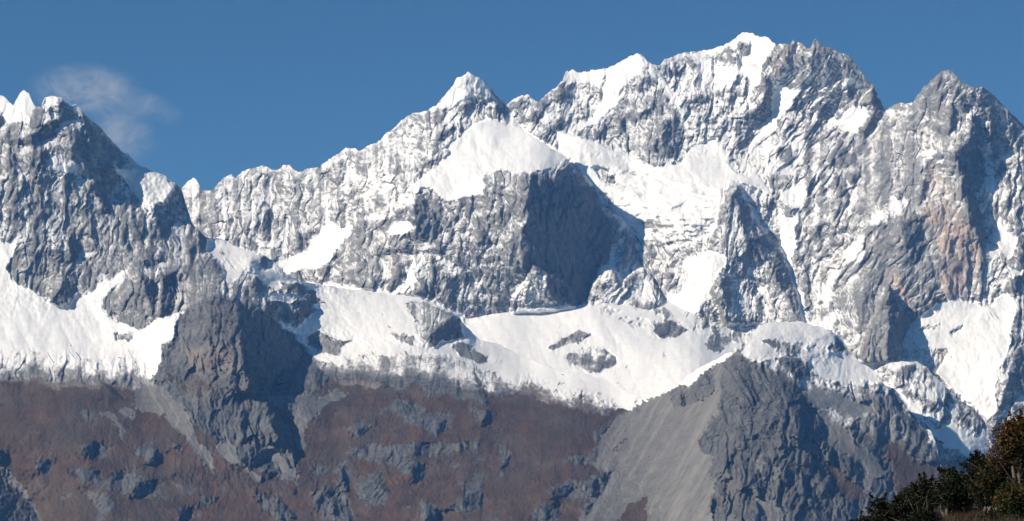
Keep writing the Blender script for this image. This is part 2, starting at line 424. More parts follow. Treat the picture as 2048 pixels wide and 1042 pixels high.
ROCKPATCH = [   # outcrops that break through the dry grass
 ('z10','500,110 700,100 1000,60 1300,90 1400,200 1470,340 1300,300 1100,280 1030,220 900,250 800,230 600,240 500,180'),
 ('z10','780,380 880,300 1010,310 1100,370 1260,380 1200,500 1100,520 1010,460 900,400'),
 ('z10','580,460 650,430 770,460 720,500 620,540'),
 ('z10','590,620 720,570 940,570 1240,560 1400,560 1360,620 1100,630 960,640 1090,720 1040,820 940,770 850,680 640,670'),
 ('z10','1330,340 1480,380 1400,475 1350,400'),
 ('z10','500,680 590,720 610,860 540,840'),
 ('z10','370,860 520,840 620,900 620,1060 440,1060 390,950'),
 ('z10','1180,700 1280,690 1270,745'),
 ('z10','350,720 480,690 470,760 370,790'),
 ('z10','1120,790 1240,780 1200,815'),
 ('z10','620,760 780,770 870,860 820,950 700,960 640,850'),
 ('z10','1020,920 1140,930 1170,1060 1040,1060'),
 ('z10','1270,800 1400,800 1430,980 1200,970 1300,900'),
 ('z10','1490,580 1560,590 1540,620'),
 ('z10','0,830 60,860 120,900 250,960 280,1042 150,1042 60,930'),
 ('z9','480,600 560,555 690,600 620,670 520,655'),
 ('z9','790,590 900,555 1015,640 940,705 860,665'),
 ('z9','650,770 800,730 955,800 945,870 860,905 740,885 660,850'),
 ('z9','205,680 300,675 312,730 250,745'),
 ('z9','405,715 580,740 650,800 600,840 500,800'),
 ('z9','480,370 540,350 600,440 520,440'),
 ('z9','520,870 680,890 720,960 620,1000'),
 ('z9','1180,890 1330,900 1330,940 1220,930'),
 ('z9','1060,980 1200,950 1190,1030 1090,1042'),
 ('z9','1030,580 1080,580 1080,610 1030,610'),
 ('z11','390,650 560,620 600,640 525,720 450,690'),
 ('z11','290,860 440,780 700,740 660,840 600,900 400,920'),
 ('z11','180,1000 330,930 380,990 340,1042 200,1042'),
 ('z11','490,980 560,930 560,980 510,1020'),
 ('z11','0,600 70,600 80,650 20,780 0,780'),
 ('z9','0,600 45,620 60,690 0,690'),
 ('z9','-500,600 0,745 80,830 200,930 275,1060 -500,1060'),
]
SCREE = [
 ('z9','820,170 930,180 1100,320 1190,500 1300,680 1305,740 1240,690 1130,530 1000,390 830,370'),
 ('z9','1300,560 1450,580 1460,700 1584,760 1584,800 1400,680'),
 ('z9','600,370 720,390 750,480 745,570 700,440 620,400'),
 ('z9','740,350 820,370 800,420 750,400'),
 ('z9','0,700 100,780 215,920 200,930 80,830 0,740'),
 ('z10','100,280 280,280 340,250 420,290 520,230 590,270 440,370 350,460 340,600 300,620 260,540 300,470 220,390'),
 ('z10','130,560 250,680 290,780 200,790 150,700 100,600'),
 ('z11','570,580 760,360 880,300 1040,260 1060,350 1180,330 1300,260 1320,100 1360,90 1330,280 1350,370 1260,470 1210,540 1230,620 1310,640 1280,740 1330,790 1270,930 1290,1060 880,1060 900,890 700,1060 460,1060 540,910 620,880 690,760 560,690 600,620'),
 ('z12','340,180 520,260 740,330 800,400 720,400 600,430 560,450 660,560 740,620 840,770 740,780 740,900 700,860 700,720 650,660 540,620 430,540 460,470 400,360 300,260'),
 ('z12','270,540 400,570 440,650 330,600'),
 ('z12','0,890 110,900 190,960 200,1042 120,1042 60,950'),
 ('z12','70,620 100,650 60,760 40,740'),
 ('z12','250,590 270,600 190,700 160,800 150,850 150,720'),
]
STAIN = [
 ('z8',.9,'960,130 1050,0 1150,60 1200,200 1130,380 1050,450 990,400 1020,250'),
 ('z8',1.0,'740,310 780,330 840,490 790,450 740,370'),
 ('z8',.12,'560,600 700,600 720,760 600,770 540,700'),
 ('z4',.6,'930,700 1050,850 1110,1042 900,1042'),
 ('z8',.7,'860,700 1040,690 1000,800 900,760'),
 ('z8',.6,'1040,440 1140,440 1130,500 1060,480'),
 ('z4',.25,'100,200 240,60 300,120 160,260'),
 ('z10',.4,'560,200 760,190 900,300 560,300'),
 ('z5',.22,'950,640 1200,640 1270,760 1000,780'),
]
# rock turned from the sun, cast shadows shaped likewise, negative brightens snow: crop, side slope, outline
DARK_F = [
 ('z8',-.9,'0,610 50,560 200,545 370,570 420,610 330,670 280,660 150,650 60,640 10,660'), ('z8',-.7,'170,700 280,690 400,700 530,740 580,760 650,790 650,860 500,880 420,860 330,800 240,720'),
 ('z1',-1.1,'590,545 640,560 700,555 800,590 870,610 930,660 900,700 860,750 810,760 790,810 740,760 700,690 660,640 610,590'),
 ('z10',-.8,'130,200 160,140 240,90 300,120 260,200 200,270 130,270'), ('z6',-.6,'130,800 180,740 240,740 230,860 120,880'),
 ('z1',1.1,'370,370 400,380 450,460 510,560 540,600 470,570 420,530 385,460'),
 ('z1',.8,'455,290 500,350 560,410 620,470 660,540 700,575 640,560 600,600 560,600 530,540 490,450 450,380'),
 ('z1',1.2,'100,400 240,380 245,430 130,435'),
 ('z1',1.5,'0,285 25,320 20,335 0,330'),
 ('z1',1.5,'490,620 560,640 565,720 600,800 560,790 520,740 490,680'),
 ('z1',1.6,'800,820 860,850 890,920 850,900 810,860'),
 ('z1',1.3,'885,800 895,900 875,890'),
 ('z1',1.7,'945,680 980,780 990,820 950,770 930,720'),
 ('z1',1.7,'1040,880 1115,970 1060,1010 1030,960'),
 ('z1',1.6,'355,900 390,960 420,1042 370,1042 350,960'),
 ('z1',1.2,'235,870 255,950 245,960 225,900'),
 ('z1',1.3,'640,900 690,980 670,1000 640,950'),
 ('z1',1.0,'300,200 340,220 350,250 310,240'),
 ('z1',1.0,'240,330 330,300 350,330 290,360'),
 ('z1',.9,'30,340 60,350 70,420 30,430'),
 ('z1',1.0,'200,470 240,480 240,560 210,540'),
 ('z1',1.0,'120,620 160,640 140,720 110,700'),
 ('z1',1.0,'620,740 700,760 720,840 640,800'),
 ('z5',1.7,'360,60 420,130 410,170 370,110'),
 ('z5',1.5,'745,180 820,180 840,200 790,215 755,205'),
 ('z5',2.0,'740,260 800,280 830,330 815,420 800,500 780,440 760,360 745,300'),
 ('z5',2.2,'850,260 900,250 920,300 905,440 880,480 830,470 840,380'),
 ('z5',1.6,'1110,170 1165,220 1160,250 1130,240'),
 ('z5',1.6,'1040,40 1110,100 1060,130'),
 ('z5',.9,'240,20 260,60 250,110 230,70'),
 ('z5',.8,'340,260 410,340 380,370 330,400 300,350'),
 ('z5',.9,'640,360 670,360 680,420 650,420'),
 ('z5',1.0,'890,750 1010,750 1020,790 900,800'),
 ('z5',1.0,'1220,360 1240,400 1240,460 1225,440'),
 ('px',2.9,'472,600 499,625 535,634 558,657 584,676 604,696 615,707 600,715 596,734 573,734 550,753 542,788 523,788 495,780 487,738 483,696 478,657'),
 ('z6',1.7,'350,740 420,800 420,830 350,865 345,800'),
 ('z6',1.6,'250,790 290,800 240,890 210,870'),
 ('z6',1.4,'270,670 330,700 310,760 270,730'),
 ('z10',2.2,'110,300 180,350 250,420 300,470 290,510 250,560 310,660 270,680 230,600 180,550 130,480 100,400'),
 ('z10',1.5,'0,570 60,620 120,600 150,620 60,700 0,740'),
 ('z10',1.2,'60,700 150,690 200,760 120,790'),
 ('z9',1.5,'1440,280 1500,360 1520,440 1500,560 1460,480 1450,380'),
 ('z9',1.2,'1480,620 1570,580 1584,700 1540,740 1460,690'),
 ('z9',1.2,'1020,130 1150,120 1160,190 1040,180'),
 ('z9',1.4,'600,180 650,200 750,290 740,305 680,260'),
 ('z9',1.6,'500,600 560,560 590,600 580,660 530,650'),
 ('z9',1.5,'940,600 1010,640 940,700 900,690'),
 ('z9',1.5,'860,780 950,800 940,870 860,900 800,880'),
 ('z9',1.4,'660,780 720,770 740,860 670,840'),
 ('z9',1.5,'210,680 300,680 310,730 250,745'),
 ('z9',1.5,'410,720 470,730 480,780 430,770'),
 ('z9',1.2,'500,760 580,740 640,800 600,840 520,800'),
 ('z9',1.8,'0,600 45,620 60,690 0,690'),
 ('z9',1.9,'-200,650 0,755 80,840 190,940 265,1080 -200,1080'),
 ('z9',1.2,'1060,980 1150,970 1160,1030 1100,1042'),
 ('z9',1.0,'1240,890 1330,900 1320,940 1250,930'),
 ('z6',1.5,'200,310 280,305 290,360 200,345'),
 ('z6',1.6,'290,330 340,350 380,400 310,410'),
 ('z6',1.6,'80,400 140,410 135,470 95,460'),
 ('z6',1.6,'250,430 310,420 350,450 290,480 200,500'),
 ('z6',1.6,'20,260 80,290 130,330 60,350 20,320'),
 ('z6',1.6,'0,170 90,170 100,235 0,230'),
 ('z6',1.6,'930,580 1000,520 1060,470 1110,520 1110,590 1050,600 960,640'),
 ('z6',1.4,'1110,560 1200,625 1140,620'),  # a cast shadow, shaped as a slope turned from the sun
 ('z6',1.6,'1200,670 1245,720 1190,710'),
 ('z6',1.0,'480,600 540,600 480,640'),
 ('z10',1.7,'1360,120 1400,180 1440,260 1475,340 1440,340 1390,270 1370,190'),
 ('z10',1.8,'1440,370 1480,400 1440,465 1390,475 1430,420'),
 ('z10',1.6,'1265,180 1295,200 1290,270 1265,290'),
 ('z10',1.6,'800,200 860,180 850,230 810,240'),
 ('z10',1.6,'540,700 580,720 610,850 600,870 560,800'),
 ('z10',1.6,'440,860 570,920 575,1000 500,1000 500,930'),
 ('z10',1.6,'590,900 625,1060 600,1060 580,960'),
 ('z10',1.5,'960,720 1030,680 1090,720 1060,800 1000,800'),
 ('z10',1.4,'1080,920 1160,990 1160,1060 1060,1060'),
 ('z10',1.5,'1210,940 1280,930 1290,980 1210,970'),
 ('z10',1.4,'1300,880 1400,900 1420,980 1310,980'),
 ('z10',1.3,'820,700 845,700 850,770 835,750'),
 ('z10',1.4,'1000,570 1030,570 1040,650 1005,640'),
 ('z10',1.3,'660,580 725,570 730,620 680,630'),
 ('z10',1.2,'920,330 1010,310 1010,390 950,400'),
 ('z10',1.2,'1140,430 1200,430 1190,500 1140,500'),
 ('z10',1.2,'640,470 760,460 700,510 650,520'),
 ('z10',1.2,'1040,590 1090,570 1090,640 1060,640'),
 ('z10',1.2,'1280,570 1340,560 1340,620 1290,630'),
 ('z10',1.2,'780,780 870,850 840,870 790,830'),
 ('z10',1.2,'80,860 130,880 110,920 80,910'),
 ('z10',1.2,'260,840 290,850 280,890 255,880'),
 ('z10',1.2,'200,920 290,1010 280,1042 220,1000'),
 ('z11',1.6,'455,640 500,660 525,720 480,700'),
 ('z11',1.6,'545,780 600,800 615,890 560,900 540,850'),
 ('z11',1.4,'600,760 690,740 660,820 610,800'),
 ('z11',1.3,'300,850 400,830 460,860 400,910 320,910'),
 ('z11',1.4,'230,960 330,930 380,990 300,1020'),
 ('z11',1.6,'0,720 60,640 75,650 20,740'),
 ('z11',1.3,'500,970 560,930 560,980 520,1010'),
 ('z11',1.4,'1240,480 1300,460 1340,520 1330,600 1290,560 1230,560'),
 ('z11',1.8,'1400,600 1450,590 1460,700 1510,790 1560,900 1584,960 1584,1060 1500,1040 1440,1000 1420,900 1460,820 1400,740 1380,680'),
 ('z11',1.6,'1290,800 1370,780 1400,880 1420,1000 1360,1000 1290,980 1270,930 1330,880'),
 ('z11',1.3,'1490,530 1520,540 1500,600 1480,580'),
 ('z11',1.2,'1480,330 1520,330 1510,400 1480,390'),
 ('z11',1.0,'1200,140 1290,110 1280,170 1210,190'),
 ('z11',1.0,'1080,300 1140,270 1130,340 1090,350'),
 ('z11',.9,'1180,240 1260,200 1240,280 1190,290'),
 ('z12',1.8,'260,380 330,340 400,370 440,410 465,470 430,560 370,560 310,540 260,530 310,460'),
 ('z12',1.7,'200,190 260,200 310,260 270,250 220,220'),
 ('z12',1.6,'230,50 300,70 330,140 300,165 240,120'),
 ('z12',1.9,'820,180 880,210 940,300 1000,400 1060,480 1100,560 1130,620 1150,700 1080,680 1000,640 940,600 960,520 930,420 880,340 830,240'),
 ('z12',1.4,'600,460 640,480 600,520'),
 ('z12',1.6,'740,410 820,450 860,500 830,560 790,600 780,520'),
 ('z12',1.4,'600,640 660,680 690,740 690,800 640,790 610,720'),
 ('z12',1.7,'0,860 60,940 130,1060 0,1060'),
 ('z12',1.5,'10,740 80,800 120,890 60,890 10,800'),
 ('z12',1.4,'340,600 440,700 500,800 510,900 470,880 430,800 400,720'),
 ('z12',1.3,'560,920 640,910 680,1000 600,1020'),
 ('z12',1.3,'100,650 150,660 140,760 110,800'),
 ('z12',1.3,'200,700 250,720 240,860 210,880'),
 ('z12',1.2,'780,780 840,780 870,820 800,880'),
 ('z8',1.8,'440,640 480,670 530,740 460,720 400,700 430,670'),
 ('z8',1.4,'100,645 160,690 120,685'),
]
DARK_E = [
 ('z12',1.6,'1170,290 1220,300 1215,350 1190,340'), ('z12',1.6,'1160,380 1220,400 1180,460 1150,440'),
 ('z12',1.6,'1390,410 1440,440 1440,490 1400,470'), ('z12',1.9,'1120,490 1200,580 1300,640 1230,700 1160,700 1130,600'),
 ('z12',1.4,'1100,190 1190,230 1190,250 1150,240'), ('z12',1.2,'900,120 980,100 990,150 960,200 920,170'),
 ('z12',1.2,'1310,420 1350,440 1340,500 1310,470'), ('z12',1.0,'1060,320 1100,330 1090,400 1070,380'),
]
DARK_B = [
 ('z2',1.8,'860,680 900,700 960,780 1010,880 960,940 900,930 860,880 850,780'),
 ('z2',1.4,'1190,800 1230,880 1280,960 1230,960 1180,880'),
 ('z2',1.3,'760,500 800,580 790,640 770,580'), ('z2',1.4,'845,510 880,560 865,580 850,560'),
 ('z2',1.5,'80,780 120,800 110,960 60,960 60,860'), ('z2',1.4,'470,510 505,560 490,640 460,600'),
 ('z2',1.4,'530,650 560,700 540,720 520,690'), ('z2',1.2,'680,570 700,590 690,610'),
 ('z2',1.2,'615,520 640,520 640,570 620,570'), ('z2',1.5,'0,620 30,650 0,720'),
 ('z2',1.2,'1260,140 1355,260 1355,330 1300,280 1240,200'), ('z2',1.2,'180,660 215,690 200,720'),
 ('z2',1.3,'240,900 330,900 300,990 250,990'), ('z2',1.2,'600,830 640,840 640,930 610,920'),
 ('z2',1.2,'700,820 740,820 720,880 700,880'), ('z2',1.1,'480,700 520,720 500,860 460,830'),
 ('z2',1.0,'1000,380 1080,330 1060,390 960,450'), ('z2',1.0,'870,560 960,520 980,540 900,590'),
 ('z2',1.0,'950,270 1040,240 1010,330 960,340'), ('z2',1.1,'150,800 190,810 170,870'),
 ('z2',1.0,'1050,780 1100,820 1080,880'), ('z2',1.0,'1300,760 1355,780 1355,900 1310,860'),
 ('z2',1.3,'800,920 860,940 850,1000 810,990'),
 ('z1',1.4,'1130,700 1160,760 1130,850 1120,770'), ('z1',1.2,'1040,640 1060,690 1040,700'), ('z1',1.3,'1190,790 1215,830 1200,880'),
 ('px',1.7,'1063,345 1111,349 1130,348 1165,352 1192,376 1200,412 1225,440 1222,480 1225,500 1215,530 1195,545 1180,580 1175,608 1155,612 1140,580 1100,555 1070,550 1045,545 1040,480 1052,440 1056,400'),
 ('px',.85,'1203,412 1232,435 1247,440 1270,470 1294,505 1317,535 1345,560 1362,583 1345,590 1310,562 1280,532 1250,505 1222,480 1215,440'),
 ('z6',1.4,'650,200 700,220 690,240 650,340 640,330 670,250'), ('z6',1.4,'780,200 830,240 790,300 740,350 750,270'),
 ('z6',1.3,'960,200 1000,210 990,300 960,390 920,390 950,300'), ('z6',1.4,'1050,260 1100,260 1090,330 1040,420 1050,330'),
 ('z6',1.2,'1180,40 1240,30 1260,100 1200,120'), ('z6',1.2,'400,200 440,210 400,300 380,300'),
 ('z6',1.3,'1090,240 1150,270 1170,310 1110,300'),('z6',1.0,'600,20 640,40 620,90'),
 ('z7',1.4,'230,300 300,340 380,400 400,480 330,440 290,480 260,400'), ('z7',1.2,'640,330 700,370 660,420'),
 ('z7',1.1,'60,60 100,100 95,260 60,220'), ('z7',1.1,'80,280 125,290 110,340 80,330'), ('z7',1.4,'800,350 880,440 880,480 820,430'),
 ('z7',1.2,'590,300 640,340 630,400 600,360'),
]
DARK_C = [
 ('z7',1.6,'800,570 900,550 930,600 850,640 800,620'), ('z7',1.4,'930,590 980,600 920,640'),
 ('z7',1.3,'850,705 872,750 840,735'), ('z7',1.2,'300,650 400,610 380,640 300,690'), ('z7',1.3,'560,740 610,770 520,820'),
 ('z7',1.1,'720,560 790,580 710,590'), ('z7',1.2,'1080,640 1150,640 1150,710 1100,690'), ('z7',1.0,'440,740 500,730 480,790 430,780'),
]
DARK_A = [
 ('z3',1.1,'850,480 930,490 975,560 960,640 930,690 870,680 840,600'),
 ('z3',1.3,'760,210 800,270 860,340 900,400 870,380 820,310 770,250'),
 ('z3',1.0,'300,300 400,300 410,380 340,390 300,350'), ('z3',1.0,'1010,360 1140,360 1140,410 1020,420'),
 ('z3',1.0,'900,190 970,220 960,260 910,250'), ('z3',1.2,'1230,480 1300,470 1310,600 1270,700 1230,620'),
 ('z3',.9,'290,480 420,490 380,540 300,540'), ('z3',1.1,'640,650 680,660 640,672'),
 ('z3',1.7,'1220,860 1260,900 1300,970 1330,1042 1290,1042 1250,960'),
 ('z7',1.7,'1240,-10 1290,-10 1355,100 1355,260 1290,160 1270,80'),
 ('z3',1.0,'1290,250 1300,330 1260,380'), ('z3',.9,'720,460 800,430 780,490 730,500'), ('z3',1.0,'800,540 830,580 830,680 800,640'),
 ('z3',.9,'640,480 660,500 640,600 610,560'), ('z3',1.0,'480,530 560,540 560,600 500,590'), ('z3',.9,'700,300 760,290 740,360'),
 ('z3',1.0,'975,420 990,440 985,500 970,470'), ('z3',1.0,'1200,360 1230,380 1220,450 1190,430'), ('z3',.9,'1100,480 1160,440 1150,500 1100,540'),
 ('z3',1.0,'220,390 270,400 250,450 225,430'), ('z3',1.0,'100,380 150,380 170,440 110,430'), ('z3',1.1,'180,440 240,470 200,500 150,490'),
 ('z3',1.0,'200,560 270,560 250,590'), ('z3',1.2,'590,770 620,820 590,840 570,800'), ('z3',.9,'610,730 690,740 680,765 620,755'),
 ('z3',1.0,'700,870 760,880 740,895 700,890'), ('z3',1.0,'900,940 960,930 900,970'), ('z3',1.1,'560,900 600,940 600,1000 570,960'),
 ('z3',1.0,'1060,1010 1090,1010 1080,1042 1050,1042'), ('z7',1.0,'860,100 910,120 900,160 870,150'), ('z7',.9,'1010,50 1100,30 1080,100 1020,110'),
 ('z4',1.4,'60,230 110,300 120,450 60,520 0,560 0,480 60,400 80,320'),
 ('z4',1.5,'640,330 690,420 690,480 650,470 640,400'), ('z4',1.4,'640,470 660,520 620,570 600,540'),
 ('z4',1.3,'480,640 560,680 570,740 500,740 460,690'), ('z4',1.3,'440,760 500,800 520,900 480,880 440,830'),
 ('z4',1.7,'1090,370 1150,430 1130,460 1090,420'), ('z4',1.7,'1040,470 1080,500 1080,570 1050,560'),
 ('z4',2.0,'1150,470 1200,480 1225,700 1230,800 1180,880 1200,960 1215,1042 1160,1042 1110,880 1100,780 1060,660 1090,640 1130,640 1180,560'),
 ('z4',1.3,'1250,490 1290,600 1330,680 1290,700 1250,620'), ('z4',1.2,'1310,700 1360,850 1340,860 1300,760'),
 ('z4',1.1,'930,700 980,690 960,760 920,900 880,950 900,820'), ('z4',1.1,'500,310 550,320 550,390 510,380'),
 ('z4',1.1,'200,80 260,90 230,150 200,200'), ('z4',1.0,'400,170 420,200 400,240'), ('z4',1.0,'370,820 420,860 400,900 370,880'),
 ('z4',1.2,'500,880 530,930 510,960'), ('z4',1.0,'650,690 680,700 660,760'), ('z4',1.1,'850,460 870,480 850,510'),
 ('z4',1.1,'1350,480 1400,560 1390,620 1350,560'), ('z4',1.0,'850,980 920,1000 900,1042 860,1042'), ('z4',1.0,'1160,330 1180,380 1160,390'),
 ('z4',1.2,'530,770 570,780 560,830 530,820'), ('z4',1.0,'80,900 130,900 140,960 100,950'), ('z4',1.0,'1370,860 1400,940 1380,950'),
 ('z8',1.8,'-10,20 60,110 100,90 170,180 220,330 250,480 270,560 230,520 200,440 130,330 80,230 0,110'),
 ('z8',1.9,'725,385 745,410 785,500 835,515 830,570 800,650 780,760 720,765 720,600'),  # pinnacle's shaded side plus its cast shadow, shaped as one turned face
 ('z8',1.3,'60,400 70,500 50,560 40,450'), ('z8',1.1,'800,30 880,20 940,150 880,260 830,160 790,200'),
 ('z8',1.2,'950,260 965,330 945,330'), ('z8',1.9,'1150,-10 1220,-10 1240,150 1220,200 1190,110'),
 ('z8',1.1,'1250,430 1330,350 1260,470'), ('z8',1.4,'1360,330 1428,340 1410,420 1380,440'),
 ('z8',1.2,'1390,700 1428,680 1500,700 1500,900 1350,980 1300,1000 1340,880'), ('z8',1.1,'340,40 380,60 380,160 340,120'),
 ('z8',1.0,'420,80 460,90 440,130'), ('z8',1.0,'250,200 280,210 270,300'), ('z8',1.1,'690,430 715,400 715,460 690,480'),
 ('z8',1.0,'400,150 420,160 400,240'), ('z8',1.0,'1180,420 1230,400 1210,460'), ('z8',1.0,'1020,100 1060,110 1050,220 1030,180'),
 ('z7',1.3,'1150,330 1210,330 1210,470 1180,490'), ('z7',1.1,'1260,250 1300,260 1270,330'), ('z7',1.1,'1300,330 1355,350 1340,440 1310,400'),
 ('z7',1.0,'900,310 930,330 930,390 910,370'), ('z7',1.0,'1030,540 1060,560 1040,600'),
]
S = raster(); S[:] = 0.47
base = [  # broad regions of dusting
 ('px',.24,30,'-200,430 440,480 650,700 640,1300 -200,1300'),
 ('px',.32,25,'-200,200 200,250 350,360 440,500 300,520 -200,480'),
 ('px',-.4,8,'320,640 440,590 560,640 640,740 700,800 640,1300 300,1300'),
 ('px',-.6,16,'-900,752 0,758 150,770 300,775 560,780 660,745 860,755 980,790 1040,780 1130,802 1210,826 1300,797 1400,738 1480,705 1520,735 1620,790 1660,850 1760,870 1840,900 1900,1000 2300,1100 2300,1500 -900,1500'),
 ('px',.12,10,'1620,790 1660,760 1740,790 1790,790 1870,900 1760,880'),
 ('px',1.5,6,'880,560 930,650 1010,610 1100,618 1160,610 1230,605 1290,620 1345,600 1400,650 1480,690 1400,760 1290,800 1100,800 880,700'),
 ('px',.56,14,'1120,150 1280,110 1500,70 1560,100 1640,200 1560,380 1480,400 1300,330 1180,290'),
 ('px',.36,12,'1150,260 1250,210 1330,180 1375,250 1365,300 1310,330 1240,300'),
 ('px',.50,12,'640,330 880,215 1000,200 1010,250 880,300 820,370 760,440 660,440'),
 ('px',.34,10,'680,440 820,400 1000,350 1060,350 1040,560 1130,600 930,640 800,595 640,565'),
 ('px',-.22,6,'1065,352 1190,380 1215,445 1225,480 1215,530 1180,590 1155,612 1045,545'),
 ('px',.44,14,'1500,80 1700,110 1760,200 1700,300 1560,400 1500,300'),
 ('px',.30,14,'1600,270 1760,220 1900,150 1960,300 1960,560 1800,600 1640,640 1600,500'),
 ('px',.42,12,'1960,190 2300,320 2300,600 1990,600 1960,400'),
 ('px',.38,12,'1560,380 1640,300 1760,420 1700,560 1640,640 1600,600'),
]
for c_, v_, s_, p_ in base: paint(S, P(c_, p_), v_, s_)
for c_, v_, s_, p_ in SNOW: paint(S, P(c_, p_), v_ - (.07 if .24 < v_ < .46 else 0), s_)
# the snow thins out downhill over the dry grass
UU, VV = np.meshgrid(R0U + RS * np.arange(RW), R0V + RS * np.arange(RH))
def thin_out(line, above, below, drop, u0, u1):
    l = P('px', line); e = np.interp(UU, l[:, 0], l[:, 1]) + 22 * fbm(UU / 70, VV / 400, 4, 301)
    m = smooth(u0 - 12, u0 + 12, UU) * (1 - smooth(u1 - 12, u1 + 12, UU)) * (np.abs(VV - e) < 90)
    tgt = 1.35 - drop * smooth(-above, below, VV - e)
    S[:] = np.where(m > 0, S * (1 - m) + m * np.where(VV < e - above, S, np.where(VV > e + below, S, np.minimum(np.maximum(S, tgt - .3 * (VV > e)), tgt))), S)
thin_out('-160,748 0,752 100,760 230,766 300,772 345,775', 84, 16, 1.3, -140, 300)
thin_out('560,722 660,735 800,724 960,745 1040,772 1130,798 1210,820 1290,800', 34, 18, 1.3, 1030, 1225)
G = raster(); B_ = raster(); T_ = raster()
for c_, v_, s_, p_ in GRASS: paint(G, P(c_, p_), v_, s_)
for c_, p_ in ROCKPATCH: paint(G, P(c_, p_), 0.26, 9)
for c_, p_ in SCREE: paint(B_, P(c_, p_), 1.0, 3); paint(G, P(c_, p_), 0.0, 3)
paint(G, P('z11', '690,620 760,540 780,560 700,640'), .8, 3); paint(G, P('z11', '800,920 910,890 880,1060 690,1060'), 1, 3)
for c_, v_, p_ in STAIN: paint(T_, P(c_, p_), v_ * 1.0, 10)

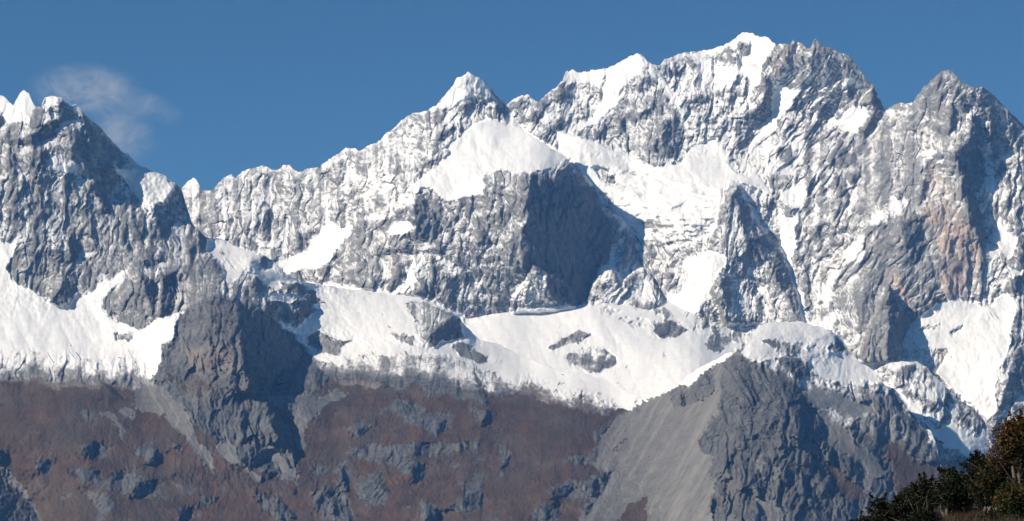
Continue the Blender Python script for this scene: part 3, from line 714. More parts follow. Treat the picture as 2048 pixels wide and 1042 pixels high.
# ------------------------------------------------------------------ mountains
def box(a, r):
    for ax in (0, 1):
        p = np.pad(a, [(r + 1, r) if k == ax else (0, 0) for k in (0, 1)], mode='edge').cumsum(ax, dtype=np.float64)
        n = a.shape[ax]
        a = ((p[2 * r + 1:] - p[:n]) if ax == 0 else (p[:, 2 * r + 1:] - p[:, :n])) / (2 * r + 1)
    return a.astype(np.float32)
GAINS = {l: (lambda l: lambda U, V, sd: np.clip(0.75 + 1.1 * perlin(U / (l * 3 + 30), V / (l * 3 + 30), sd + 50 + int(l)), .12, 1.7))(l) for l in (74, 36, 18, 9, 4.6)}
def build_mountain(name, crest, u0, u1, v_bot, rows, survey, faces, jag=2.2, rough=1.0, step=1.5, depth_gain=1.0,
                   tilt=None, seed=0, back=1.0, detail=1.0, foot=0, tag_=''):
    us = np.arange(u0, u1 + step, step)
    if u0 <= -20:
        e = u0 - np.cumsum(np.geomspace(step * 1.2, 16, 130)); us = np.concatenate([e[::-1], us])
    if u1 >= 2060:
        e = u1 + np.cumsum(np.geomspace(step * 1.2, 16, 130)); us = np.concatenate([us, e])
    cr = np.array([float(t) for t in crest.replace(',', ' ').split()]).reshape(-1, 2)
    vt = np.interp(us, cr[:, 0], cr[:, 1])
    vt = vt + jag * (0.8 * perlin(us / 17.0, us * 0 + 3.3, seed) + 0.7 * perlin(us / 7.0, us * 0, seed + 1) + 0.5 * perlin(us / 3.1, us * 0, seed + 2))
    t = np.linspace(0, 1, rows) ** 1.0
    U = np.repeat(us[None, :], rows, 0).astype(np.float32)
    if foot:   # visible part dense, the foot below the frame sparse
        t1 = np.linspace(0, 1, rows - 70); vis = float(foot)
        V1 = vt[None] + (np.maximum(vis - vt, 30))[None] * t1[:, None]
        V2 = V1[-1][None] + (v_bot - V1[-1])[None] * (np.linspace(0, 1, 71)[1:, None])
        V = np.concatenate([V1, V2], 0).astype(np.float32)
    else:
        V = (vt[None] + (v_bot - vt)[None] * t[:, None]).astype(np.float32)
    # where things lie: outlines wander a little, as real edges do
    wu = 5.5 * fbm(U / 34, V / 34, 3, seed + 11); wv = 5.5 * fbm(U / 34, V / 34, 3, seed + 12)
    wu += 2.2 * perlin(U / 7, V / 7, seed + 13); wv += 2.2 * perlin(U / 7, V / 7, seed + 14)
    lw = 1 + (1.3 * smooth(690, 760, V) if tag_ == 'F' else 0)
    s0 = sample(S, U + wu * lw, V + wv * lw); g0 = sample(G, U + wu * lw, V + wv * lw); b0 = sample(B_, U + wu * (1 + lw) * .6, V + wv * (1 + lw) * .6)
    st = sample(T_, U + wu * 2, V + wv * 2)
    D = tps(survey)(U, V)
    px = D / FPX
    rel, dark = integrate_faces(faces)
    fr = sample(rel, U + wu, V + wv)
    dk = sample(dark, U + wu, V + wv)
    # crags: ribs and gullies at several sizes, leaning with the strata
    tl = 0.12 + 0.75 * fbm(U / 260, V / 260, 2, seed + 19)
    if tilt:
        for (cu, cv, rad, val) in tilt:
            w = np.exp(-((U - cu) ** 2 + (V - cv) ** 2) / (2 * rad * rad)); tl = tl * (1 - w) + val * w
    smoothness = np.clip((s0 - 0.75) / 0.5, 0, 1)
    rk = 1 - 0.90 * smoothness
    if tag_ == 'F': rk = rk * (1 + .6 * smooth(320, 360, U) * (1 - smooth(640, 700, U)) * smooth(560, 600, V))
    if tag_ == 'F': rk = rk * (1 + .7 * smooth(1270, 1330, U) * smooth(670, 720, V))
    rk = rk * (1 - 0.80 * np.clip(g0, 0, 1)) * (1 - 0.86 * np.clip(b0, 0, 1))
    wx = 14 * fbm(U / 90, V / 90, 3, seed + 20); wy = 14 * fbm(U / 90, V / 90, 3, seed + 21)
    wx = wx + 7 * fbm(U / 34, V / 34, 2, seed + 22); wy = wy + 7 * fbm(U / 34, V / 34, 2, seed + 23)
    crag = 0; wsum = 0
    for tt in (-0.45, 0.1, 0.65):
        wt_ = np.exp(-((tl - tt) / 0.28) ** 2) + 0.12; wsum = wsum + wt_
        A = U + wx + tt * V; C = V + wy - tt * 0.4 * U; cc = 0
        for lam, el, amp in ((150, 2.6, .13), (74, 3.0, .16), (36, 2.9, .16), (18, 2.8, .14), (9, 2.4, .10), (4.6, 2.2, .07)):
            cc = cc + ridged(A / lam, C / (lam * el), seed + int(lam)) * lam * amp * (1 if lam > 80 else GAINS[lam](U, V, seed))
        cc = cc + 7.5 * facets(A / 30, C / 84, seed + 3) + 3.8 * facets(A / 11, C / 27, seed + 5)
        cc = cc - 4.5 * np.exp(-(perlin(A / 34, C / 210, seed + 6) * 9) ** 2) - 2.5 * np.exp(-(perlin(A / 15, C / 80, seed + 7) * 7) ** 2)
        crag = crag + wt_ * cc
    crag = crag / wsum
    # blocky ledges
    led = perlin(U / 46 + 0.02 * V, (V + wy) / 17 - U / 80, seed + 70)
    crag = crag + 3.2 * np.round(led * 2.2) / 2.2 * smooth(-.2, .4, perlin(U / 120, V / 120, seed + 71))
    # two crossing joint sets, small
    crag = crag + 1.0 * ridged((U * .8 + V * .6) / 13, (V * .8 - U * .6) / 30, seed + 80) + 0.9 * ridged((U * .7 - V * .7) / 11, (V * .7 + U * .7) / 26, seed + 81)
    soft = 9.5 * fbm(U / 85, V / 75, 3, seed + 90) + 2.6 * ridged((U * .83 - V * .5 + wx) / 34, (U * .5 + V * .83) / 230, seed + 94) + 2.2 * ridged(U / 48 + .4 * perlin(U / 60, V / 60, seed), V / 120, seed + 93) + 0.8 * fbm(U / 14, V / 12, 3, seed + 91)
    crag = crag - crag.mean(); soft = soft - soft.mean()
    edge_fade = smooth(0, 26, V - vt[None])        # the crest itself keeps its line
    crag = crag * (0.35 + 0.65 * edge_fade)
    D = D + px * (depth_gain * fr - rough * detail * rk * crag * 1.08 + np.clip(1 - rk, 0, 1) * soft * 0.9)
    D = add_ribs(D, U, V, px, tag_)
    ice = sample(ICE, U + wu, V + wv)
    if ice.max() > 0:
        D = D - px * ice * .85 * (8.5 * ridged((U + 22 * perlin(U / 50, V / 30, seed + 61)) / 66, (V + 14 * perlin(U / 70, V / 40, seed + 64)) / 19, seed + 60) + 2.0 * facets(U / 19, V / 10, seed + 62) + 3.5 * fbm(U / 18, V / 9, 3, seed + 63))
    for s_, off, sf, mine in BULGE:
        if mine != tag_: continue
        r_ = poly_sdf(s_, sf)
        R_ = raster(); R_[r_[0]] = smooth(-sf, sf, r_[1])
        D = D - off * sample(R_, U + wu * .5, V + wv * .5)
    X, Y, Z = to_world(U, V, D)
    # snow lies on what faces up, slides off what is steep
    dXu = np.gradient(X, axis=1); dYu = np.gradient(Y, axis=1); dZu = np.gradient(Z, axis=1)
    dXv = np.gradient(X, axis=0); dYv = np.gradient(Y, axis=0); dZv = np.gradient(Z, axis=0)
    nx = dYv * dZu - dZv * dYu; ny = dZv * dXu - dXv * dZu; nz = dXv * dYu - dYv * dXu
    L = np.sqrt(nx * nx + ny * ny + nz * nz) + 1e-9
    nz = np.abs(nz) / L
    AA = U + wx + .2 * V; lo_ = smooth(640, 720, V)
    fr2 = perlin(AA / 6.5, (V + wy) / 24, seed + 105); fl2 = perlin((U + wx) / 22 , (V + wy + .25 * U) / 5.5, seed + 106)
    f1 = fbm(U / 26, V / 22, 4, seed + 100); f2 = perlin((U + .15 * V) / 4.6, (V - .15 * U) / 4.6, seed + 101); f3 = perlin(U / 2.4, V / 2.1, seed + 102)
    print(name, 'nz', np.percentile(nz[rk > .7], [5, 25, 50, 75, 95]).round(2))
    dr = (D - box(D, 9)) / px; conc = np.clip(dr, -6, 6)
    w1 = smooth(750, 1000, U) * (1 - smooth(1500, 1600, U)); w2 = smooth(1500, 1600, U)
    strk = 0
    for w_, dx_, dy_ in ((1 - w1 - w2, .5, .83), (w1, -.5, .83), (w2, .62, .83)):
        ac = U * dy_ - V * dx_ + 3 * perlin(U / 60, V / 60, seed + 113); al = U * dx_ + V * dy_
        strk = strk + w_ * (0.5 + 0.5 * (0.6 * perlin(ac / 15, al / 420, seed + 114) + 0.5 * perlin(ac / 6.5, al / 160, seed + 115) + .3 * perlin(ac / 3, al / 40, seed + 116)))
    nzr = nz - 0.75 * box(nz, 28) - 0.25 * 0.6
    mixn = np.clip(1.15 - np.abs(s0 - 0.5) / 0.75, 0, 1) * (1.7 if tag_ in 'CE' else 1)
    sv = s0 - 0.02 + mixn * (1.15 * nzr * (1 - .6 * smooth(640, 720, V)) + .18 * f1 * smooth(640, 720, V) + 0.22 * f1 + (1 - .6 * lo_) * (0.08 * f2 + 0.12 * f3 + .17 * fr2 + .17 * fl2) + .45 * lo_ * fbm(U / 42, V / 55, 3, seed + 107) + (0.034 - .028 * smooth(640, 720, V)) * conc + .22 * smooth(600, 700, V) * fbm(U / 12, V / 9, 3, seed + 104)) - 0.20 * np.clip(dk, 0, 2)  # snow is also thinned on the traced dark patches, darkening them
    stones = smooth(.50, .72, perlin(U / 5.5, V / 3.4, seed + 110)) * smooth(-.05, .45, fbm(U / 70, V / 50, 3, seed + 111))
    rk2 = 0
    sv = sv - 0.75 * stones - (s0 > .8) * (.62 * smooth(.60, .86, strk) * smooth(470, 520, V) + 0.50 * smooth(.0, .5, fbm(U / 46, V / 20, 4, seed + 117)) + .5 * ice * smooth(0., .5, perlin(U / 16, V / 6, seed + 118)))
    gv = g0 + 0.38 * f1 + 0.20 * f2 - 0.12 * f3 - 0.35 * (1 - nz) * (g0 < .5)
    gv = gv * (g0 > .02) - 0.5 * smooth(.1, .45, fbm(U / 50, V / 62, 4, seed + 112)) * smooth(800, 900, V) * (U < 1250)
    cover = np.stack([np.clip(sv, -1, 1.5), np.clip(gv, 0, 1), b0, strk], -1)
    # the far side of the crest, running down behind
    bk = [] ; w = X.shape[1]
    x0, y0, z0 = X[0], Y[0], Z[0]
    offs = np.array([14, 40, 90, 170, 300, 520, 800]) * back
    jn = perlin(us / 40, us * 0 + 9, seed + 7)
    rowsb = []
    for k, d in enumerate(offs):
        rowsb.append((x0 * (1 + d / y0) , y0 + d * (1 + 0.25 * jn), z0 - d * (0.85 + 0.25 * perlin(us / 60, us * 0 + d, seed + 8))))
    XB = np.stack([r[0] for r in rowsb[::-1]]); YB = np.stack([r[1] for r in rowsb[::-1]]); ZB = np.stack([r[2] for r in rowsb[::-1]])
    CB = np.repeat(cover[:1], len(offs), 0); TB = np.repeat(st[:1], len(offs), 0)
    X = np.concatenate([XB, X]); Y = np.concatenate([YB, Y]); Z = np.concatenate([ZB, Z])
    cover = np.concatenate([CB, cover]); st = np.concatenate([TB, st])
    return grid_mesh(name, X, Y, Z, cover, MM, st)

RIBS = [   # long aretes: layer, height, half width, course
 ('A',15,42,'z3','720,150 800,280 900,440 980,560'), ('A',10,30,'z3','340,240 330,380 300,520'), ('A',10,30,'z3','1000,150 1020,300 990,420'),
 ('A',12,34,'z3','1290,45 1240,200 1180,420 1120,560'), ('A',12,32,'z3','1350,180 1310,400 1280,640'), ('A',9,26,'z3','640,220 600,420 500,560'), ('A',9,24,'z3','860,330 820,520 810,700'),
 ('A',14,40,'z4','225,70 190,190 120,330 60,480'), ('A',12,36,'z4','345,75 330,240 250,420 130,620'), ('A',14,40,'z4','500,150 560,330 520,520 420,700 360,960'),
 ('A',16,44,'z4','1030,237 1010,400 1050,590 1080,800 1150,1060'), ('A',12,34,'z4','640,310 640,460 570,640 560,860'), ('A',11,30,'z4','1210,330 1230,520 1300,720 1380,900'),
 ('A',12,34,'z4','960,290 900,460 830,640 800,860'), ('A',10,28,'z4','1350,430 1400,640 1428,860'), ('A',12,30,'z8','640,40 600,200 560,380 520,560'), ('A',12,30,'z8','860,20 800,200 760,330'),
 ('A',9,24,'z8','330,40 300,240 290,480'), ('A',10,30,'z8','1330,300 1250,480 1170,560'),
 ('B',16,46,'z2','1135,63 1130,170 1060,290 950,430 850,600'), ('B',12,34,'z2','1200,90 1290,230 1350,330'), ('B',12,32,'z2','500,458 480,620 400,730'), ('B',10,28,'z2','175,548 200,640 330,790'),
 ('B',10,28,'z2','640,435 620,560 540,700 530,860'), ('B',10,26,'z2','740,365 740,520 700,640'), ('B',9,24,'z2','60,550 60,700 100,860'), ('B',12,30,'z6','560,60 520,200 440,330'),
 ('B',12,30,'z6','760,170 740,280 660,360'), ('B',12,30,'z6','920,110 880,250 820,380'), ('B',12,30,'z6','990,190 1030,310 1050,420'), ('B',10,30,'z2','1100,720 1060,860 1080,1040'), ('B',10,30,'z2','1240,620 1230,800 1180,1000'),
 ('F',16,46,'z1','320,195 400,380 480,560 560,620 740,790 880,920'), ('F',12,34,'z1','125,160 130,300 60,480'), ('F',12,30,'z1','160,420 180,640 240,860'), ('F',12,30,'z1','330,560 420,760 480,960'),
 ('F',12,30,'z1','600,620 700,820 760,1000'), ('F',12,30,'z1','40,420 60,700 20,960'), ('F',10,26,'z5','150,20 100,200 140,340'), ('F',10,26,'z5','290,30 320,240 330,400'), ('F',10,28,'z5','700,260 680,400 700,500'),
 ('F',14,40,'z12','0,20 60,160 130,330 160,560 120,760'), ('F',14,36,'z12','120,60 240,260 300,420 330,640 420,900'), ('F',12,30,'z11','1480,40 1400,260 1340,460'), ('F',14,34,'z11','1500,260 1440,520 1370,760 1300,1000'),
 ('F',14,36,'z12','790,200 860,380 960,560 1100,700'), ('F',10,26,'z12','560,420 640,560 740,780'), ('F',10,26,'z11','1100,180 1060,290 1080,350'),
 ('F',12,36,'z10','760,300 700,480 600,660 520,900'), ('F',12,40,'z10','1120,120 1080,400 980,640 900,960'), ('F',12,40,'z9','420,340 480,620 640,860 700,1040'), ('F',10,36,'z9','760,420 860,640 900,860'), ('F',12,34,'z10','1420,120 1440,420 1340,700 1280,960'),
]
def add_ribs(D, U, V, px, tag_):
    for lay, h, w, cr, s_ in RIBS:
        if lay != tag_: continue
        p = P(cr, s_); R_ = raster(); lo = p.min(0) - w; hi = p.max(0) + w
        m = (UU > lo[0]) & (UU < hi[0]) & (VV > lo[1]) & (VV < hi[1]); u = UU[m]; v = VV[m]; d2 = np.full(u.shape, 1e9)
        n = len(p) - 1; best = np.zeros(u.shape)
        for k in range(n):
            e = p[k + 1] - p[k]; t = np.clip(((u - p[k, 0]) * e[0] + (v - p[k, 1]) * e[1]) / (e @ e), 0, 1)
            q = (u - p[k, 0] - t * e[0]) ** 2 + (v - p[k, 1] - t * e[1]) ** 2
            b = q < d2; d2[b] = q[b]; best[b] = (k + t[b]) / n
        R_[m] = h * np.clip(1 - np.sqrt(d2) / w, 0, 1) * (0.55 + .45 * np.sin(np.pi * np.clip(best, 0, 1)))
        D = D - px * sample(R_, U + WOB(U, V, 1), V + WOB(U, V, 2)) * .8
    return D
_wc = {}
def WOB(U, V, k):
    key = (id(U), k)
    if key not in _wc: _wc[key] = (U, 9 * fbm(U / 40, V / 40, 3, 400 + k))
    return _wc[key][1]
ICE = raster()
for c_, p_ in (('z3', '540,760 620,740 780,760 1000,780 1130,860 1140,960 1120,1042 700,1042 620,960'), ('z7', '660,0 1130,-10 1110,60 1080,110 1000,160 900,180 850,160 760,120 700,50')):
    paint(ICE, P(c_, p_), 1.0, 14)
paint(ICE, P('z7', '990,230 1080,180 1190,210 1130,310 1060,480 960,500 940,410 980,340'), .12, 8)
BULGE = [
 (P('z1', '590,545 640,560 700,555 800,590 870,610 930,660 900,700 860,750 810,760 790,810 740,760 700,690 660,640 610,590'), 34.0, 7, 'F'),
 (P('z8', '720,370 735,400 760,420 785,500 790,620 780,770 560,780 600,640 660,500 700,420'), 62.0, 3.5, 'A'),
 (P('z8', '800,515 838,512 830,570 800,600 790,540'), 20.0, 3, 'A'),
 (P('px', '1460,366 1478,372 1505,430 1530,465 1560,510 1590,580 1608,645 1450,650 1415,560 1425,470'), 55.0, 6, 'A'),
 (P('z7', '180,265 240,300 330,350 390,410 410,500 60,520 60,450'), 45.0, 4, 'B'),
 (P('z7', '520,262 580,275 640,340 700,300 745,280 800,330 880,450 890,500 450,500 470,390'), 55.0, 5, 'B'),
 (P('z2', '880,670 930,690 1000,760 1060,900 1010,1000 700,1000 740,900 830,840 855,740'), 22.0, 6, 'B'),
 (P('px', '470,575 500,560 530,620 640,740 640,980 330,960 310,740 370,620'), 24.0, 40, 'F'),
]
# far summit wall with its hanging glacier
CREST_A = '960,300 1000,230 1017,205 1038,192 1058,189 1067,198 1079,203 1100,184 1125,161 1132,142 1144,140 1157,145 1177,142 1207,137 1230,130 1249,117 1276,108 1288,114 1301,127 1317,130 1334,118 1368,104 1403,102 1430,96 1449,90 1468,78 1482,66 1495,65 1520,73 1531,73 1552,90 1569,86 1581,90 1586,76 1592,85 1604,85 1611,96 1621,95 1627,80 1632,77 1638,86 1644,94 1665,95 1675,104 1692,108 1705,119 1713,132 1724,144 1730,157 1746,169 1755,188 1765,211 1770,218 1786,213 1803,205 1826,205 1832,194 1845,177 1864,159 1880,144 1895,140 1907,146 1918,159 1935,169 1947,175 1964,175 1980,184 1999,203 2014,219 2031,234 2048,251 2120,300 2300,330 2600,420 3000,500'
build_mountain('mountain', CREST_A, 975, 2090, 1450, 620, [
 (960,250,9350),(1040,195,9320),(1140,140,9500),(1280,110,9450),(1300,190,9330),(1400,102,9520),(1490,65,9450),(1510,200,9300),(1640,90,9250),(1770,218,9250),
 (1890,143,8950),(2048,255,8950),(2400,400,9000),(1370,290,9090),(1240,290,9140),(1180,310,9020),(1130,270,9150),(1300,335,8980),(1300,400,8790),(1300,480,8560),
 (1450,345,8960),(1530,380,8850),(1460,375,8800),(1470,480,8520),(1470,560,8400),(1400,620,8190),(1600,640,8220),(1580,500,8560),(1700,700,8000),(1780,400,8650),(1850,560,8280),
 (1950,600,8270),(1960,400,8640),(2000,720,8020),(1950,830,7880),(2048,400,8720),(2048,620,8250),(1250,560,8480),(1000,850,8000),(1400,850,8000),(2100,850,7850),(2500,850,7900),(1100,500,8650),(1000,1450,7000),(1700,1450,6900),(2600,1450,6900)],
 DARK_A, tag_='A', jag=3.0, depth_gain=1.3, tilt=[(1650, 250, 130, 0.75), (1300, 200, 110, -0.15), (1900, 400, 120, 0.1), (1750, 500, 90, .5)], seed=3, foot=900)

# central peak with the snow dome and the dark east wall
CREST_B = '200,520 300,470 340,410 366,375 374,364 388,355 397,366 403,381 424,383 436,369 449,354 462,349 472,356 485,343 499,337 523,330 546,339 561,338 567,330 579,331 588,339 598,344 623,336 640,335 644,327 665,316 680,303 692,296 709,298 715,303 746,287 761,281 769,268 784,260 803,239 815,232 826,227 851,222 872,212 884,197 895,183 907,170 914,156 926,151 936,144 947,153 960,154 980,174 999,197 1018,216 1030,237 1048,262 1065,272 1084,284 1134,315 1153,338 1176,357 1192,380 1207,414 1242,434 1245,438 1268,472 1292,507 1315,537 1345,562 1360,583 1372,640 1400,720 1440,860'
build_mountain('mountain', CREST_B, 300, 1436, 880, 480, [
 (250,450,8900),(400,365,8850),(560,335,8850),(700,300,8800),(830,230,8800),(936,145,8800),(1018,216,8830),(980,250,8680),(1060,272,8640),(1134,315,8560),(1192,380,8520),(1245,440,8500),(1350,585,8380),(1420,800,8100),
 (900,395,8330),(820,382,8350),(1000,340,8420),(1080,343,8400),(1000,480,8210),(1050,600,8090),(850,590,8030),(850,480,8210),(700,440,8480),(640,450,8480),(600,540,8290),(700,560,8140),
 (1190,520,8290),(1150,600,8150),(1250,620,8180),(1330,640,8180),(480,480,8460),(420,480,8470),(400,700,8000),(700,850,7850),(1000,850,7900),(1300,850,7950)],
 DARK_B, tag_='B', jag=2.8, tilt=[(750, 330, 110, 0.45), (560, 430, 90, 0.1), (950, 450, 120, -0.1)], seed=21, depth_gain=.95)

# white basin between the walls and the front hills
CREST_C = '820,560 900,566 1000,560 1100,568 1200,560 1300,562 1400,580 1500,600 1700,640'
build_mountain('snow_basin', CREST_C, 850, 1690, 850, 190, [
 (820,570,8420),(1000,575,8420),(1200,575,8420),(1400,590,8400),(1600,620,8400),(930,640,7960),(1000,612,8110),(1080,622,8090),(1170,608,8140),(1200,640,7930),(1300,620,8130),(1345,640,8050),(1410,660,8020),(1470,680,8040),
 (1000,700,7640),(1200,690,7730),(1130,720,7600),(1300,700,7680),(1400,720,7600),(1280,760,7420),(1300,800,7250),(1000,800,7250),(1500,780,7400),(1650,800,7400)],
 DARK_C, tag_='C', jag=0.3, seed=33, rough=.8, back=.4, depth_gain=.7)

# rocky middle ridge on the right
CREST_E = '1600,860 1690,800 1740,745 1765,733 1776,727 1803,722 1834,724 1853,733 1868,752 1888,768 1903,787 1926,804 1949,819 1969,841 1974,857 2000,895 2060,930 2200,1000 2600,1150'
build_mountain('mountain', CREST_E, 1640, 2090, 1450, 330, [
 (1640,850,7300),(1740,745,7380),(1803,722,7380),(1868,752,7350),(1949,819,7300),(2060,930,7200),(1830,800,7150),(1880,850,7080),(1920,900,6980),(1850,950,6900),(2000,1000,6950),(1700,1000,6850),(2200,1050,7000),(2600,1150,7000),(1700,1450,6200),(2600,1450,6300)],
 DARK_E, tag_='E', foot=1062, jag=1.8, seed=41)

# front: left massif, bench, dry slopes and the scree hill
CREST_F = '-900,330 -500,260 -300,150 -120,215 -40,200 0,190 8,192 19,204 27,211 33,199 40,186 48,181 58,186 63,199 69,212 81,214 90,195 102,192 123,195 132,206 142,211 152,206 159,212 169,227 184,243 200,254 215,270 230,289 246,304 257,308 269,323 280,331 307,342 330,352 349,366 363,379 368,396 378,427 384,446 403,465 415,474 430,476 450,480 480,497 510,508 530,512 545,520 568,545 590,555 607,563 653,571 692,578 730,580 761,586 807,592 838,594 868,607 903,623 920,634 926,646 941,661 960,680 995,688 1020,700 1038,710 1077,725 1127,743 1173,748 1215,764 1246,779 1276,795 1286,801 1295,797 1328,784 1355,771 1378,749 1404,733 1433,720 1450,708 1486,702 1500,672 1519,649 1542,643 1577,647 1611,647 1642,653 1665,664 1680,676 1696,695 1703,710 1723,725 1746,738 1763,764 1789,779 1805,802 1822,831 1845,854 1861,861 1871,884 1877,910 1881,930 1900,960 1960,1005 2100,1060 2300,1090 2600,1150 3000,1200'
build_mountain('mountain', CREST_F, -60, 2090, 1460, 660, [
 (-800,300,7700),(-300,200,7650),(0,190,7650),(120,195,7650),(250,305,7700),(350,366,7780),(400,460,7600),(450,482,7640),(530,512,7560),(150,420,7330),(0,480,7130),(300,520,7210),(200,640,6920),(420,560,7160),
 (-800,600,7100),(0,640,6830),(0,760,6480),(200,770,6480),(-800,1042,5900),(0,1042,5880),(250,1042,5860),(250,900,6160),(330,770,6560),(430,600,6960),(430,700,6680),(430,800,6420),(460,950,6130),(500,640,6960),(620,740,6760),
 (590,556,7540),(620,640,7240),(640,700,7020),(800,594,7650),(800,650,7330),(800,700,7080),(926,646,7500),(960,682,7450),(940,740,7010),(1050,715,7420),(1050,770,6960),(1286,801,6880),(1200,762,7100),(1150,790,6880),(980,800,6690),
 (700,780,6650),(700,900,6290),(700,1042,5920),(1000,900,6360),(1000,1042,5900),(1150,900,6390),(1200,1042,5950),(1330,784,6820),(1400,735,6700),(1480,702,6530),(1500,760,6340),(1480,880,6030),(1480,1042,5690),(1580,650,6900),(1690,700,6880),
 (1540,720,6500),(1620,780,6400),(1763,764,6720),(1870,890,6370),(1740,900,6190),(1650,1042,5770),(1850,1042,5900),(2100,1100,6050),(2600,1200,6300),(1300,900,6390),(1330,1042,5960),(-800,1450,5200),(0,1450,5200),(700,1450,5200),(1400,1450,5100),(2100,1450,5300),(2800,1450,5400)],
 DARK_F, tag_='F', jag=1.9, depth_gain=1.6, tilt=[(200, 400, 200, -0.12), (450, 700, 100, .05), (1500, 850, 120, 0.05), (1450, 780, 60, -.5)], seed=57, foot=1062)

# valley ground out to the horizon
def ground():
    s = np.concatenate([-np.geomspace(14000, 400, 26), np.linspace(-350, 350, 15), np.geomspace(400, 14000, 26)])
    X, Y = np.meshgrid(s, s); Y = Y[::-1]
    r = np.hypot(X, Y)
    Z = -62 + 7 * fbm(X / 900, Y / 900, 4, 5) * smooth(200, 2500, r)
    cov = np.zeros(X.shape + (4,), np.float32); cov[..., 1] = 1; cov[..., 3] = .5
    o = grid_mesh('ground', X, Y, Z, cov, MM, np.zeros_like(X))
ground()

# ------------------------------------------------------------------ near hillside with its shrubs
def hill_z(x, y):
    x = np.asarray(x, float); y = np.asarray(y, float)
    ramp = np.where(y < 64, np.clip(y, 8, 64) / 60.0, 64 / 60.0)
    z = -1.7 + (0.55 * np.minimum(x, 9.6) + 0.10 * np.maximum(x - 9.6, 0)) * ramp
    z = z - 0.9 * np.maximum(y - 64, 0)
    z = np.where(x < 0, -1.7 + 0.35 * x * np.clip(np.hypot(x, y) / 30, 0, 1), z)
    z = z - 0.35 * np.maximum(-x - 30, 0)
    bump = 0.16 * fbm(x / 3.0, y / 3.0, 4, 201) * np.clip(np.hypot(x, y) / 12, 0, 1)
    return np.maximum(z + bump, -64.5)
def near_hill():
    xs = np.concatenate([np.linspace(-190, -20, 35), np.arange(-19, 5, 1.0), np.arange(5, 22, 0.12), np.linspace(22.5, 150, 70)])
    ys = np.concatenate([np.linspace(-150, 0, 40), np.arange(1, 50, 1.0), np.arange(50, 70, 0.12), np.linspace(71, 190, 60)])
    X, Y = np.meshgrid(xs, ys[::-1])
    Z = hill_z(X, Y)
    N = NT('hillside_soil')
    geo = N.n('ShaderNodeNewGeometry'); pos = geo.outputs['Position']
    a = N.noise(pos, 0.8, 5, .6); b = N.noise(pos, 7.0, 5, .7)
    c = N.mix(N.range(a, .35, .65), (0.10, 0.052, 0.04), (0.05, 0.034, 0.024))
    c = N.mix(N.range(b, .45, .65), c, (0.05, 0.04, 0.024))
    N.l(c, N.b.inputs['Base Color']); N.b.inputs['Roughness'].default_value = .95
    N.b.inputs['Specular IOR Level'].default_value = .1
    bp = N.n('ShaderNodeBump'); bp.inputs['Distance'].default_value = .12; N.l(b, bp.inputs['Height']); N.l(bp.outputs[0], N.b.inputs['Normal'])
    grid_mesh('hillside', X, Y, Z, np.zeros(X.shape + (4,), np.float32), N.m)
near_hill()

def leaf_material():
    N = NT('leaves')
    at = N.n('ShaderNodeAttribute', attribute_name='leaf_colour')
    N.l(at.outputs['Color'], N.b.inputs['Base Color']); N.b.inputs['Roughness'].default_value = .6
    N.b.inputs['Specular IOR Level'].default_value = .25
    tr = N.n('ShaderNodeBsdfTranslucent'); N.l(at.outputs['Color'], tr.inputs['Color'])
    mx = N.n('ShaderNodeMixShader'); mx.inputs[0].default_value = .22
    N.l(N.b.outputs[0], mx.inputs[1]); N.l(tr.outputs[0], mx.inputs[2]); N.l(mx.outputs[0], N.out.inputs['Surface'])
    return N.m
LEAF = leaf_material()
def bark_material():
    N = NT('bark')
    geo = N.n('ShaderNodeNewGeometry')
    n = N.noise(geo.outputs['Position'], 25, 4)
    N.l(N.mix(n, (0.05, 0.038, 0.028), (0.16, 0.13, 0.10)), N.b.inputs['Base Color']); N.b.inputs['Roughness'].default_value = .9
    return N.m
BARK = bark_material()

def leaves_mesh(name, C, size, col, r, up=0.0):
    """C: n x 3 leaf places; each leaf a pointed, slightly folded blade of two faces"""
    n = len(C)
    a = r.normal(size=(n, 3)); a[:, 2] = a[:, 2] * .8 + up; a /= np.linalg.norm(a, axis=1)[:, None]
    b = np.cross(a, r.normal(size=(n, 3))); b /= np.linalg.norm(b, axis=1)[:, None]
    c = np.cross(a, b)
    L = (size * r.uniform(.6, 1.3, n))[:, None]; W = L * .30
    p0 = C - a * L * .5; p1 = C + b * W + c * W * .35; p2 = C + a * L * .5; p3 = C - b * W + c * W * .35; 
    V = np.stack([p0, p1, p2, p3], 1).reshape(-1, 3)
    me = bpy.data.meshes.new(name)
    me.vertices.add(4 * n); me.loops.add(6 * n); me.polygons.add(2 * n)
    me.vertices.foreach_set('co', V.astype(np.float32).ravel())
    k = np.arange(n)[:, None] * 4
    me.loops.foreach_set('vertex_index', (k + np.array([[0, 1, 2, 0, 2, 3]])).astype(np.int32).ravel())
    me.polygons.foreach_set('loop_start', np.arange(0, 6 * n, 3, dtype=np.int32))
    me.update(calc_edges=True)
    at = me.attributes.new('leaf_colour', 'FLOAT_COLOR', 'POINT')
    cc = np.concatenate([np.repeat(col, 4, 0), np.ones((4 * n, 1))], 1)
    at.data.foreach_set('color', cc.astype(np.float32).ravel())
    me.materials.append(LEAF)
    return me
